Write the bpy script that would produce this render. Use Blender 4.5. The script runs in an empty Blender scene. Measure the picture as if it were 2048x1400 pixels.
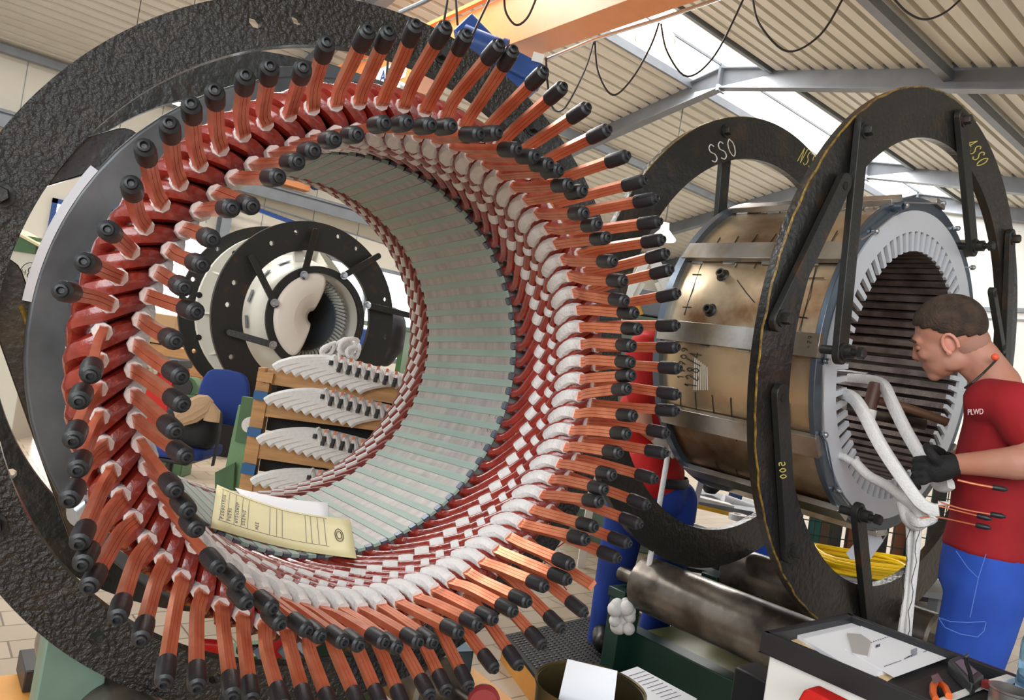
import bpy, bmesh, math, random
from mathutils import Vector, Matrix
random.seed(7)
C=bpy.context.scene.collection
sc=bpy.context.scene
# ---------------------------------------------------------------- camera, light, exposure
FPX=1478.0
RM=Matrix(((0.76125316,0.13002939,0.63528418),(-0.6301115,-0.08304114,0.77205159),(0.15314412,-0.98802658,0.01871769)))  # rows: hall axes in camera terms
EYE=Vector((0,0,1.28))
cd=bpy.data.cameras.new('camera'); cam=bpy.data.objects.new('camera',cd); C.objects.link(cam)
cd.sensor_width=36; cd.lens=36*FPX/2048; cd.clip_start=.05; cd.clip_end=200
rt,dn,fw=(RM@Vector(v) for v in ((1,0,0),(0,1,0),(0,0,1)))
cam.matrix_world=Matrix(((rt.x,-dn.x,-fw.x,EYE.x),(rt.y,-dn.y,-fw.y,EYE.y),(rt.z,-dn.z,-fw.z,EYE.z),(0,0,0,1)))
sc.camera=cam
w=bpy.data.worlds.new('world'); sc.world=w; w.use_nodes=True
wn=w.node_tree.nodes; wl=w.node_tree.links
bg=wn['Background']; bg.inputs[0].default_value=(.88,.94,1,1); bg.inputs[1].default_value=.85
vs=sc.view_settings; vs.view_transform='Standard'; vs.look='None'; vs.gamma=1; vs.use_curve_mapping=False; vs.exposure=.5
def area(name,loc,rot,sx,sy,power,col=(1,1,1)):
    l=bpy.data.lights.new(name,'AREA'); l.shape='RECTANGLE'; l.size=sx; l.size_y=sy; l.energy=power; l.color=col
    o=bpy.data.objects.new(name,l); C.objects.link(o); o.location=loc; o.rotation_euler=rot; return o
area('skylight_daylight',(8,8.45,7.0),(0,0,0),23,1.5,1500,(1,.98,.95))
area('window_daylight',(-3.5,-3,3.2),(math.radians(62),0,math.radians(-48)),7,3.5,330,(.93,.97,1))  # added soft fill lamp behind the camera, floating inside the hall
# ---------------------------------------------------------------- helpers
def px(x,y,d):        # point of the hall seen at photo pixel x,y at depth d
    return EYE+(RM@Vector(((x-1024)/FPX,(y-700)/FPX,1)))*d
def pz(x,y,p0,n):
    r=RM@Vector(((x-1024)/FPX,(y-700)/FPX,1)); p0=Vector(p0); n=Vector(n)
    return EYE+r*((p0-EYE).dot(n)/r.dot(n))
class MB:
    def __init__(s): s.v=[]; s.f=[]
    def add(s,vs,fs):
        k=len(s.v); s.v+=[Vector(a) for a in vs]; s.f+=[[i+k for i in f] for f in fs]; return s
    def hexa(s,p):    # 8 corners: bottom 4 ccw, top 4 ccw
        return s.add(p,[(3,2,1,0),(4,5,6,7),(0,1,5,4),(1,2,6,5),(2,3,7,6),(3,0,4,7)])
    def box(s,c,sx,sy,sz,M=None):
        c=Vector(c); P=[]
        for z in (-1,1):
            for x,y in ((-1,-1),(1,-1),(1,1),(-1,1)):
                v=Vector((x*sx/2,y*sy/2,z*sz/2)); P.append(c+(M@v if M else v))
        return s.hexa(P)
    def bar(s,a,b,wd,th,up=(0,0,1)):   # straight bar a->b, width wd across, thickness th along up
        a=Vector(a);b=Vector(b);t=(b-a).normalized();up=Vector(up);u=(up-t*up.dot(t)).normalized();r=t.cross(u)
        P=[]
        for q in (a,b):
            for i,j in ((-1,-1),(1,-1),(1,1),(-1,1)): P.append(q+r*wd/2*i+u*th/2*j)
        return s.hexa([P[0],P[1],P[2],P[3],P[4],P[5],P[6],P[7]])
    def sweep(s,path,prof,ups=None,cap=True,scale=None,closed=False):
        path=[Vector(p) for p in path]; n=len(path); m=len(prof); k=len(s.v)
        T=[]
        for i in range(n):
            if closed: t=path[(i+1)%n]-path[i-1]
            else: t=path[min(i+1,n-1)]-path[max(i-1,0)]
            T.append(t.normalized() if t.length>1e-9 else Vector((0,0,1)))
        u=None
        for i in range(n):
            if ups is not None: u=Vector(ups[i]) if isinstance(ups,list) else Vector(ups)
            elif u is None:
                u=Vector((0,0,1)) if abs(T[i].z)<.9 else Vector((1,0,0))
            uu=u-T[i]*u.dot(T[i]); uu=uu.normalized() if uu.length>1e-6 else T[i].orthogonal().normalized()
            if ups is None: u=uu
            r=T[i].cross(uu); sc_=scale[i] if scale else 1
            for a,b in prof: s.v.append(path[i]+r*a*sc_+uu*b*sc_)
        for i in range(n if closed else n-1):
            j=(i+1)%n
            for q in range(m):
                s.f.append([k+i*m+q,k+i*m+(q+1)%m,k+j*m+(q+1)%m,k+j*m+q])
        if cap and not closed:
            s.f.append([k+q for q in range(m)][::-1]); s.f.append([k+(n-1)*m+q for q in range(m)])
        return s
    def tube(s,path,r,seg=8,**kw): return s.sweep(path,circ(r,seg),**kw)
    def cyl(s,a,b,r,seg=16,r2=None):
        a=Vector(a);b=Vector(b); return s.sweep([a,b],circ(r,seg),scale=[1,(r2/r) if r2 else 1])
    def lathe(s,o,ax,prof,seg=32,ref=None,closed=False):  # prof list of (radius, along)
        o=Vector(o);ax=Vector(ax).normalized(); x=Vector(ref) if ref else ax.orthogonal(); x=(x-ax*x.dot(ax)).normalized(); y=ax.cross(x)
        k=len(s.v); m=len(prof)
        for i in range(seg):
            a=2*math.pi*i/seg; d=x*math.cos(a)+y*math.sin(a)
            for r,z in prof: s.v.append(o+d*r+ax*z)
        for i in range(seg):
            j=(i+1)%seg
            for q in range(m if closed else m-1):
                q2=(q+1)%m
                s.f.append([k+i*m+q,k+j*m+q,k+j*m+q2,k+i*m+q2])
        if not closed:
            if prof[0][0]>1e-6: s.f.append([k+i*m for i in range(seg)][::-1])
            if prof[-1][0]>1e-6: s.f.append([k+i*m+m-1 for i in range(seg)])
        return s
    def sphere(s,c,r,M=None,seg=14,rings=9):
        c=Vector(c); k=len(s.v)
        rr=r if hasattr(r,'__len__') else (r,r,r)
        for i in range(rings+1):
            th=math.pi*i/rings
            for j in range(seg):
                ph=2*math.pi*j/seg
                v=Vector((rr[0]*math.sin(th)*math.cos(ph),rr[1]*math.sin(th)*math.sin(ph),rr[2]*math.cos(th)))
                s.v.append(c+(M@v if M else v))
        for i in range(rings):
            for j in range(seg):
                s.f.append([k+i*seg+j,k+(i+1)*seg+j,k+(i+1)*seg+(j+1)%seg,k+i*seg+(j+1)%seg])
        return s
    def prism(s,pts,off):   # planar polygon extruded by vector
        n=len(pts); off=Vector(off); P=[Vector(p) for p in pts]
        return s.add(P+[p+off for p in P],[list(range(n))[::-1],[n+i for i in range(n)]]+[[i,(i+1)%n,n+(i+1)%n,n+i] for i in range(n)])
def circ(r,n=8,r2=None): return [(r*math.cos(2*math.pi*i/n),(r2 or r)*math.sin(2*math.pi*i/n)) for i in range(n)]
def rrect(w,h,c=.3,n=2):
    c=min(w,h)*c; P=[]
    for cx,cy,a0 in ((w/2-c,h/2-c,0),(-w/2+c,h/2-c,90),(-w/2+c,-h/2+c,180),(w/2-c,-h/2+c,270)):
        for i in range(n+1):
            a=math.radians(a0+90*i/n); P.append((cx+c*math.cos(a),cy+c*math.sin(a)))
    return P
LOC={}
def obj(name,mb,mat,parent=None,loc=None,smooth=True,bevel=0,sub=0,auto=40):
    """links one mesh object; vertices are given in hall coordinates"""
    if parent is not None: L=LOC[parent.name]
    else: L=Vector(loc) if loc is not None else (sum(mb.v,Vector())/len(mb.v) if mb.v else Vector())
    me=bpy.data.meshes.new(name); me.from_pydata([v-L for v in mb.v],[],mb.f); me.materials.append(mat)
    bm=bmesh.new(); bm.from_mesh(me); bmesh.ops.remove_doubles(bm,verts=bm.verts,dist=1e-6); bmesh.ops.recalc_face_normals(bm,faces=bm.faces); bm.to_mesh(me); bm.free()
    if smooth:
        me.shade_smooth()
        try: me.set_sharp_from_angle(angle=math.radians(auto))
        except Exception: pass
    o=bpy.data.objects.new(name,me); C.objects.link(o)
    if parent is not None: o.parent=parent
    else: o.location=L
    LOC[o.name]=L
    if bevel:
        m=o.modifiers.new('bevel','BEVEL'); m.width=bevel; m.segments=2; m.limit_method='ANGLE'
    if sub:
        m=o.modifiers.new('sub','SUBSURF'); m.levels=sub; m.render_levels=sub
    return o
def tag(o,label=None,cat=None,group=None,kind=None):
    if label: o['label']=label
    if cat: o['category']=cat
    if group: o['group']=group
    if kind: o['kind']=kind
    return o
def thing(name,loc,label,cat,group=None):
    o=bpy.data.objects.new(name,None); C.objects.link(o); o.location=Vector(loc); o.empty_display_size=.1; LOC[o.name]=Vector(loc)
    return tag(o,label,cat,group)
def struct(name,mb,mat,loc=(0,0,0),**k):
    return tag(obj(name,mb,mat,None,loc,**k),kind='structure')
def dup(o,off,label=None,group=None,parent=None,rot=None):
    c=o.copy(); C.objects.link(c)
    if parent is None:
        c.location=o.location+Vector(off); LOC[c.name]=LOC[o.name]+Vector(off)
        if rot is not None: c.rotation_euler=rot
        if label: c['label']=label
        if group: c['group']=group
    else: c.parent=parent; LOC[c.name]=LOC[parent.name]
    for ch in list(o.children): dup(ch,(0,0,0),parent=c)
    return c
# ---------------------------------------------------------------- materials
def lin(c): return tuple(((x/255)/12.92 if x<=10 else (((x/255)+.055)/1.055)**2.4) for x in c)+(1,)
def mat(name,col,rough=.5,metal=0,bump=0,bs=20,var=0,vs_=6,col2=None,coat=0,emit=None,es=0,alpha=None,trans=0,stretch=None,detail=4,spec=None,thr=None,rvar=0):
    m=bpy.data.materials.new(name); m.use_nodes=True; N=m.node_tree.nodes; Lk=m.node_tree.links; b=N['Principled BSDF']
    c=lin(col); b.inputs['Base Color'].default_value=c; b.inputs['Roughness'].default_value=rough; b.inputs['Metallic'].default_value=metal
    if coat: b.inputs['Coat Weight'].default_value=coat; b.inputs['Coat Roughness'].default_value=.08
    if spec is not None: b.inputs['Specular IOR Level'].default_value=spec
    if trans: b.inputs['Transmission Weight'].default_value=trans
    if emit: b.inputs['Emission Color'].default_value=lin(emit); b.inputs['Emission Strength'].default_value=es
    tc=N.new('ShaderNodeTexCoord'); src=tc.outputs['Object']
    if stretch:
        mp=N.new('ShaderNodeMapping'); mp.inputs['Scale'].default_value=stretch; Lk.new(src,mp.inputs[0]); src=mp.outputs[0]
    if var or col2:
        n=N.new('ShaderNodeTexNoise'); n.inputs['Scale'].default_value=vs_; n.inputs['Detail'].default_value=detail; Lk.new(src,n.inputs['Vector'])
        r=N.new('ShaderNodeValToRGB'); c2=lin(col2) if col2 else tuple(x*(1-var) for x in c[:3])+(1,)
        lo,hi=thr if thr else (.35,.68)
        r.color_ramp.elements[0].position=lo; r.color_ramp.elements[1].position=hi
        r.color_ramp.elements[0].color=c; r.color_ramp.elements[1].color=c2
        Lk.new(n.outputs[0],r.inputs[0]); Lk.new(r.outputs[0],b.inputs['Base Color'])
        if rvar:
            mr=N.new('ShaderNodeMapRange'); mr.inputs['To Min'].default_value=max(0,rough-rvar); mr.inputs['To Max'].default_value=min(1,rough+rvar); Lk.new(n.outputs[0],mr.inputs[0]); Lk.new(mr.outputs[0],b.inputs['Roughness'])
    if bump:
        n2=N.new('ShaderNodeTexNoise'); n2.inputs['Scale'].default_value=bs; n2.inputs['Detail'].default_value=5; Lk.new(src,n2.inputs['Vector'])
        bp=N.new('ShaderNodeBump'); bp.inputs['Strength'].default_value=bump; bp.inputs['Distance'].default_value=.01; Lk.new(n2.outputs[0],bp.inputs['Height']); Lk.new(bp.outputs[0],b.inputs['Normal'])
    return m
M={}
M['roof']=mat('cream_roof_sheet',(204,199,186),.55,var=.05,vs_=2)
M['galv']=mat('galvanised_steel',(126,131,137),.5,.35,var=.18,vs_=3)
M['wall']=mat('cream_wall_panel',(214,209,195),.7,var=.04,vs_=1.5)
M['gable']=mat('white_block_wall',(226,226,222),.75,var=.04,vs_=3)
M['skypane']=mat('opal_skylight_sheet',(255,255,255),.5,emit=(255,255,255),es=2.2)
M['winpane']=mat('bright_window_pane',(255,255,255),.3,emit=(245,250,255),es=2.2)
M['bluepaint']=mat('blue_paint',(32,72,140),.4,var=.15)
M['lump']=mat('lumpy_black_varnish',(20,19,16),.16,.0,bump=1.0,bs=105,col2=(46,38,28),vs_=30,thr=(.55,.8),spec=.5,coat=.35)
M['black']=mat('black_varnished_steel',(30,29,27),.32,.0,bump=.35,bs=45,col2=(62,44,28),vs_=9,thr=(.55,.8),spec=.6,rvar=.12)
M['brownv']=mat('brown_varnish_steel',(40,26,14),.25,.0,bump=.3,bs=50,col2=(82,58,22),vs_=14,thr=(.5,.78),coat=.4)
M['yelvar']=mat('amber_varnish_run',(150,118,40),.3,0,bump=.6,bs=60,col2=(60,40,18),vs_=40,coat=.4)
M['bmetal']=mat('black_steel_bar',(44,44,42),.42,.3,bump=.2,bs=60,col2=(86,56,34),vs_=12,thr=(.58,.8))
M['disc']=mat('dark_grey_plate_steel',(92,94,96),.42,.55,bump=.06,bs=30,col2=(64,65,66),vs_=7,rvar=.1)
M['edge']=mat('cut_bright_steel',(205,208,212),.28,.8)
M['lam']=mat('lamination_grey',(170,165,160),.42,.12,bump=.08,bs=120,col2=(148,142,139),vs_=8,stretch=(1,5,1))
M['wedge']=mat('pale_green_wedge',(150,171,161),.5,0,col2=(138,160,151),vs_=5)
M['red']=mat('red_varnished_tape',(146,46,35),.24,0,bump=.25,bs=90,col2=(120,34,26),vs_=30,coat=.7)
M['redmatt']=mat('red_brown_tape',(132,50,40),.42,0,bump=.2,bs=110,col2=(112,40,33),vs_=30,coat=.15)
M['tape']=mat('white_glass_tape',(226,224,222),.55,0,bump=.35,bs=160,var=.08,vs_=60)
M['copper']=mat('bare_copper',(236,150,114),.3,.62,bump=.05,bs=40,col2=(214,120,84),vs_=18)
M['rubber']=mat('black_rubber_cap',(34,35,38),.42,0,bump=.08,bs=200)
M['finger']=mat('dark_steel_finger',(92,102,116),.3,.6)
M['green']=mat('green_machine_paint',(70,104,66),.45,var=.25,vs_=5)
M['dgreen']=mat('dark_green_paint',(24,58,48),.4,var=.25,vs_=6)
M['mgreen']=mat('grey_green_paint',(106,128,112),.5,var=.25,vs_=9)
M['wood']=mat('pale_pine_wood',(196,146,92),.6,var=.3,vs_=5,stretch=(1,1,8))
M['woodo']=mat('orange_board',(214,148,62),.5,var=.2,vs_=6)
M['roller']=mat('worn_steel_roller',(128,120,110),.3,.6,bump=.12,bs=20,col2=(52,44,38),vs_=5,thr=(.4,.62),rvar=.15)
M['orange']=mat('orange_crane_paint',(222,140,82),.42,var=.06)
M['cable']=mat('black_cable',(40,38,34),.5)
M['paper']=mat('white_paper',(238,240,246),.7)
M['ypaper']=mat('buff_card',(232,222,170),.6,var=.05,vs_=10)
M['ink']=mat('dark_ink',(60,66,92),.6)
M['chalk']=mat('white_chalk',(216,212,200),.8)
M['ychalk']=mat('yellow_chalk',(206,186,104),.8)
M['marker']=mat('black_marker',(26,22,20),.5)
M['red2']=mat('bright_red',(200,28,22),.4)
M['white']=mat('white_paint',(228,228,224),.4,var=.04)
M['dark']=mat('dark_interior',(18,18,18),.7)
M['steel']=mat('bright_steel',(190,194,200),.25,.9)
# ---------------------------------------------------------------- floor
def floor_mat():
    m=mat('beige_floor_tiles',(190,176,156),.28,0,var=.1,vs_=3,bump=.02,bs=8); N=m.node_tree.nodes; Lk=m.node_tree.links; b=N['Principled BSDF']
    tc=N.new('ShaderNodeTexCoord'); mp=N.new('ShaderNodeMapping'); mp.inputs['Scale'].default_value=(1,1,1); Lk.new(tc.outputs['Object'],mp.inputs[0])
    br=N.new('ShaderNodeTexBrick'); br.offset=0.5; br.inputs['Scale'].default_value=1; br.inputs['Brick Width'].default_value=.3; br.inputs['Row Height'].default_value=.15; br.inputs['Mortar Size'].default_value=.004
    br.inputs['Color1'].default_value=lin((176,161,142)); br.inputs['Color2'].default_value=lin((165,150,131)); br.inputs['Mortar'].default_value=lin((112,100,86)); Lk.new(mp.outputs[0],br.inputs['Vector']); Lk.new(br.outputs[0],b.inputs['Base Color'])
    return m
M['floor']=floor_mat()
YL,XG=16.9,20.2; XS=-6.0; YR=-5.0
struct('floor',MB().box((7.1,5.95,-.05),26.6,22.3,.1),M['floor'])
# ---------------------------------------------------------------- hall
RY,RZ,SL=8.6,7.28,.2
def roofz(y): return RZ-SL*abs(y-RY)
def roofside(y0,y1,flip):
    mb=MB(); p=.25; y=y0; prof=[]
    while y<y1-1e-6:
        for a,dz in ((0,0),(.035,0),(.06,-.075),(.225,-.075)):
            yy=y+a*(1 if True else 1); prof.append((yy,roofz(yy)+.08+dz))
        y+=p
    P=[]; fs=[]
    for k,(yy,z) in enumerate(prof): P+=[(XS,yy,z),(XG+.1,yy,z)]
    for k in range(len(prof)-1): fs.append((2*k,2*k+1,2*k+3,2*k+2))
    return mb.add(P,fs)
cr=roofside(YR,7.58,0); c2=roofside(9.28,YL,1); cr.add(c2.v,c2.f)
# the outer skin above the ribs keeps daylight out
cr.hexa([(XS,YR,roofz(YR)+.12),(XG,YR,roofz(YR)+.12),(XG,7.55,roofz(7.55)+.12),(XS,7.55,roofz(7.55)+.12),(XS,YR,roofz(YR)+.2),(XG,YR,roofz(YR)+.2),(XG,7.55,roofz(7.55)+.2),(XS,7.55,roofz(7.55)+.2)])
cr.hexa([(XS,9.3,roofz(9.3)+.12),(XG,9.3,roofz(9.3)+.12),(XG,YL,roofz(YL)+.12),(XS,YL,roofz(YL)+.12),(XS,9.3,roofz(9.3)+.2),(XG,9.3,roofz(9.3)+.2),(XG,YL,roofz(YL)+.2),(XS,YL,roofz(YL)+.2)])
struct('ceiling',cr,M['roof'],smooth=False)
sk=MB().hexa([(XS,7.5,roofz(7.5)+.1),(XG,7.5,roofz(7.5)+.1),(XG,RY,RZ+.12),(XS,RY,RZ+.12),(XS,7.5,roofz(7.5)+.13),(XG,7.5,roofz(7.5)+.13),(XG,RY,RZ+.15),(XS,RY,RZ+.15)])
sk.hexa([(XS,RY,RZ+.12),(XG,RY,RZ+.12),(XG,9.35,roofz(9.35)+.1),(XS,9.35,roofz(9.35)+.1),(XS,RY,RZ+.15),(XG,RY,RZ+.15),(XG,9.35,roofz(9.35)+.13),(XS,9.35,roofz(9.35)+.13)])
sky_o=struct('window_1',sk,M['skypane'],smooth=False)
mu=MB().box(((XS+XG)/2,RY,RZ+.1),XG-XS,.03,.05); 
for yy in (7.56,9.3): mu.box(((XS+XG)/2,yy,roofz(yy)+.03),XG-XS,.06,.16)
obj('window_frame',mu,M['galv'],sky_o)
def ibeam(a,b,dp,fl=.2,up=(0,0,1)):
    a=Vector(a);b=Vector(b);t=(b-a).normalized();u=Vector(up);u=(u-t*u.dot(t)).normalized();m=MB()
    m.bar(a,b,.02,dp,u); m.bar(a+u*dp/2,b+u*dp/2,fl,.022,u); m.bar(a-u*dp/2,b-u*dp/2,fl,.022,u); return m
k=1
for X in (-.9,5.1,11.1,17.1,20.0):
    mb=MB()
    for (ya,yb) in ((RY,YL-.1),(RY,YR)):
        a=(X,ya,roofz(ya)-.14);b=(X,yb,roofz(yb)-.14); q=ibeam(a,b,.36); mb.add(q.v,q.f)
    mb.box((X,RY,RZ-.14),.24,.05,.5)
    for yb in (YL-.25,):
        q=ibeam((X,yb,0),(X,yb,roofz(yb)-.2),.3,.2,(0,1,0)); mb.add(q.v,q.f)
    struct('trim_%d'%k,mb,M['galv'],smooth=False); k+=1
for (yp,x0,x1) in ((4.6,XS,XG),(12.12,XS,XG),(YL-.2,XS,XG)):
    struct('trim_%d'%k,MB().bar((x0,yp,roofz(yp)-.12),(x1,yp,roofz(yp)-.12),.12,.14),M['galv']); k+=1
# left long wall with a strip of windows
wl_=MB(); wins=[(1.98,3.35,.9,3.05),(4.0,6.2,1.0,3.02),(7.35,10.4,.9,3.15),(11.4,14.5,.9,3.15)]
xs=[XS]
for a,b,z0,z1 in wins:
    wl_.box(((xs[-1]+a)/2,YL+.1,2.9),a-xs[-1],.2,5.8); wl_.box(((a+b)/2,YL+.1,z0/2),b-a,.2,z0); wl_.box(((a+b)/2,YL+.1,(z1+5.8)/2),b-a,.2,5.8-z1); xs.append(b)
wl_.box(((xs[-1]+XG)/2,YL+.1,2.9),XG-xs[-1],.2,5.8)
struct('wall_left',wl_,M['wall'],smooth=False)
for i,(a,b,z0,z1) in enumerate(wins):
    o=struct('window_%d'%(i+2),MB().box(((a+b)/2,YL+.08,(z0+z1)/2),b-a,.02,z1-z0),M['winpane'],smooth=False)
    fr=MB()
    for xx in (a,b)+(((a+b)/2,) if b-a>2 else ()): fr.box((xx,YL,(z0+z1)/2),.09,.12,z1-z0+.09)
    for zz in (z0,z1): fr.box(((a+b)/2,YL,zz),b-a+.09,.12,.09)
    obj('window_frame',fr,M['bluepaint'] if i==0 else M['galv'],o,smooth=False)
pj=MB()
for x in [XS+1.2*i for i in range(18)]: pj.box((x,YL-.004,4.4),.012,.01,2.2)
struct('trim_%d'%k,pj,M['galv'],smooth=False);k+=1
rail=ibeam((XS,YL-.55,4.22),(XG,YL-.55,4.22),.26,.16); rail.box(((XS+XG)/2,YL-.55,4.38),XG-XS,.05,.05)
tag(obj('crane_rail',rail,M['galv'],smooth=False),'long pale steel crane rail running along the windowed side wall','rail')
# unseen wall right of the camera, added for reflections: solid below, open glazing above
wr_=MB().box(((XS+XG)/2,YR-.1,.75),XG-XS,.2,1.5).box(((XS+XG)/2,YR-.1,4.35),XG-XS,.2,.9)
for x in [XS+.15+i*4.32 for i in range(7)]: wr_.box((x,YR-.1,2.7),.3,.2,2.5)
struct('wall_right',wr_,M['wall'],smooth=False)
struct('wall_back',MB().box((XS-.1,6,1.0),.2,22,2.0),M['wall'],smooth=False)  # unseen low wall, put in to darken what the varnish reflects
# gable end
g=MB(); P=[(XG,YR,0),(XG,YL,0),(XG,YL,roofz(YL)+.1),(XG,RY,RZ+.1),(XG,YR,roofz(YR)+.1)]
struct('wall_end',g.prism(P,(.2,0,0)),M['gable'],smooth=False)
struct('trim_%d'%k,MB().box((XG-.03,4.5,4.38),.06,14,.1).box((XG-.02,4.5,4.15),.03,14,.04),M['galv'],smooth=False);k+=1
# ---------------------------------------------------------------- the wound stator (left)
class Frame:
    def __init__(s,cc,V,off=(0,0)):      # centre in camera terms, axis through photo point V
        n=Vector(((V[0]-1024)/FPX,(V[1]-700)/FPX,1)).normalized()
        e1=Vector((0,1,0)).cross(n).normalized(); e2=n.cross(e1)
        s.n=RM@n; s.e1=RM@e1; s.e2=RM@e2; s.o=EYE+RM@Vector(cc); s.off=off
    def c(s,h):
        k=max(0,min(1,-h/.1)) if h<0 else 0
        return s.o+s.n*h+(s.e1*s.off[0]+s.e2*s.off[1])*(k if s.off!=(0,0) else 0)
    def p(s,deg,r,h):
        a=math.radians(deg); return s.c(h)+(s.e1*math.cos(a)+s.e2*math.sin(a))*r
    def rad(s,deg):
        a=math.radians(deg); return s.e1*math.cos(a)+s.e2*math.sin(a)
    def pix(s,x,y,h): return pz(x,y,s.o+s.n*h,s.n)
FL=Frame((-.357,.018,1.6),(10,524),(.022,.011)); HL=.434
ST=thing('stator',FL.o,'wound stator with red coils and capped copper leads held in black rings','stator')
def annulus(F,ri,ro,h0,h1,seg=96,off=(0,0),ch=0,a0=0,a1=360):
    mb=MB(); o=F.o+F.e1*off[0]+F.e2*off[1]
    prof=[(ri,h0),(ro-ch,h0),(ro,h0+ch),(ro,h1),(ri,h1)] if ch else [(ri,h0),(ro,h0),(ro,h1),(ri,h1)]
    return mb.lathe(o,F.n,prof,seg,ref=F.e1,closed=True)
# core: bore and body
core=MB(); seg=144
core.lathe(FL.o,FL.n,[(.56,.02),(.56,HL-.02)],96,ref=FL.e1)
core.f=core.f[:-2]
def strip(mb,F,d0,d1,r0,r1,h0,h1,skew=5.0,H=HL):
    P=[]
    for h in (h0,h1):
        for d,r in ((d0,r0),(d1,r0),(d1,r1),(d0,r1)):
            P.append(F.o+F.n*h+F.rad(d+skew*h/H)*r)
    mb.hexa(P)
for k in range(72): strip(core,FL,5*k-1.35+.9,5*k+3.65+.9,.43,.47,0,HL)
core.lathe(FL.o,FL.n,[(.44,.0),(.57,.0),(.57,.018),(.44,.018)],96,ref=FL.e1,closed=True)
obj('core',core,M['lam'],ST,smooth=False)
wp=5.0; WPH=-1.2
for k in range(72):
    w_=MB(); strip(w_,FL,5*k+WPH-1.15,5*k+WPH+1.15,.4285,.436,-.010,HL+.008)
    obj('slot_wedge',w_,M['wedge'],ST,smooth=False)
fg=MB()
for k in range(72):
    d=5*k+WPH+2.5
    strip(fg,FL,d-1.0,d+1.0,.4295,.437,-.012,.004,0)
    P=[]
    for h in (-.038,0):
        for dd,r in ((d-.75,.438),(d+.75,.438),(d+.6,.53),(d-.6,.53)): P.append(FL.p(dd,r,h))
    fg.hexa(P)
obj('press_finger',fg,M['finger'],ST,smooth=False)
GLF={'F':[[(.1,0),(.1,1),(.8,1)],[(.1,.55),(.6,.55)]]}
obj('end_plate',MB().lathe(FL.o,FL.n,[(.50,-.004),(.5805,-.004),(.585,.0),(.585,.03),(.50,.03)],72,ref=FL.e1,closed=True).prism([FL.p(a,r,.0) for a,r in ((252,.57),(252,.605),(262,.605),(262,.57))],FL.n*.028).prism([FL.p(a,r,.0) for a,r in ((262,.57),(263,.615),(276,.60),(277,.57))],FL.n*.028),M['disc'],ST,bevel=.002)
eg=MB(); 
for i in range(14):
    a=196+i*1.6
eg.sweep([FL.o+FL.rad(190+i*1.2)*.588+FL.n*.002 for i in range(22)],[(-.006,-.006),(.008,-.006),(.008,.006),(-.006,.006)],ups=[FL.n]*22)
obj('bright_rim',eg,M['edge'],ST)
obj('end_plate',MB().lathe(FL.o,FL.n,[(.50,HL-.02),(.57,HL-.02),(.57,HL+.01),(.50,HL+.01)],72,ref=FL.e1,closed=True),M['disc'],ST)
# coils
INNT={0:(-4.8,0.413),1:(-6.0,0.403),2:(-3.5,0.430),3:(-3.3,0.423),5:(-1.3,0.420),6:(-1.7,0.416),7:(-3.1,0.420),8:(-2.0,0.442),9:(-3.0,0.443),10:(-0.8,0.452),11:(-3.0,0.472),12:(-1.9,0.445),13:(-1.1,0.447),14:(-1.8,0.447),15:(-1.1,0.440),16:(-1.8,0.436),17:(-1.5,0.437),18:(0.3,0.442),19:(-0.9,0.437),30:(-4.9,0.452),31:(-1.3,0.450),32:(-2.3,0.450),33:(-2.9,0.457),34:(-2.4,0.434),35:(-2.4,0.443),36:(-2.6,0.433),37:(-2.5,0.437),38:(-1.4,0.451),39:(-0.5,0.436),40:(-2.2,0.461),41:(-2.4,0.453),42:(-2.6,0.458),43:(-1.2,0.461),44:(-3.5,0.443),45:(-1.1,0.447),46:(-1.3,0.448),47:(-2.4,0.449),48:(-2.6,0.450),57:(1.5,0.440),59:(-0.9,0.446),60:(-1.7,0.437),61:(-2.5,0.449),62:(-3.6,0.421),63:(-3.6,0.430),64:(-4.0,0.432),65:(-2.7,0.421),66:(-1.3,0.427),67:(-1.1,0.416),68:(-1.7,0.434),69:(-2.2,0.438),70:(-3.1,0.416),71:(-3.5,0.411)}
OUTT={1:(-1.1,0.548),2:(-2.4,0.551),3:(-2.2,0.534),4:(-2.7,0.545),6:(-0.5,0.546),7:(-1.0,0.549),8:(-1.1,0.547),9:(-2.1,0.543),10:(1.0,0.536),11:(1.0,0.563),12:(2.1,0.549),13:(2.3,0.551),14:(3.5,0.558),26:(0.0,0.569),27:(0.5,0.582),28:(-0.3,0.601),29:(1.8,0.582),30:(1.4,0.587),31:(2.2,0.594),32:(0.4,0.589),33:(-1.8,0.583),34:(-0.9,0.579),35:(-2.2,0.563),36:(-3.2,0.564),37:(-3.0,0.556),38:(-4.5,0.545),39:(0.6,0.593),40:(-0.2,0.581),41:(-0.3,0.572),42:(1.3,0.576),43:(1.2,0.590),44:(0.6,0.587),45:(-0.5,0.587),46:(-1.8,0.583),47:(-2.0,0.578),48:(-3.2,0.574),49:(-3.7,0.556),50:(-3.7,0.578),51:(-1.8,0.585),52:(-3.4,0.581),53:(-3.6,0.592),54:(-3.4,0.595),55:(-4.6,0.590),56:(-3.4,0.591),57:(-5.6,0.591),62:(-0.1,0.574),63:(1.3,0.576),64:(0.9,0.581),65:(0.3,0.565),67:(-2.8,0.554),68:(-4.1,0.553),69:(-3.5,0.558),70:(-1.7,0.544)}
def look(T,k):
    k%=72
    if k in T: return T[k]
    a=k
    while a%72 not in T: a-=1
    b=k
    while b%72 not in T: b+=1
    t=(k-a)/(b-a); A=T[a%72];B=T[b%72]
    return (A[0]*(1-t)+B[0]*t+random.uniform(-.8,.8),A[1]*(1-t)+B[1]*t+random.uniform(-.008,.008))
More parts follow.
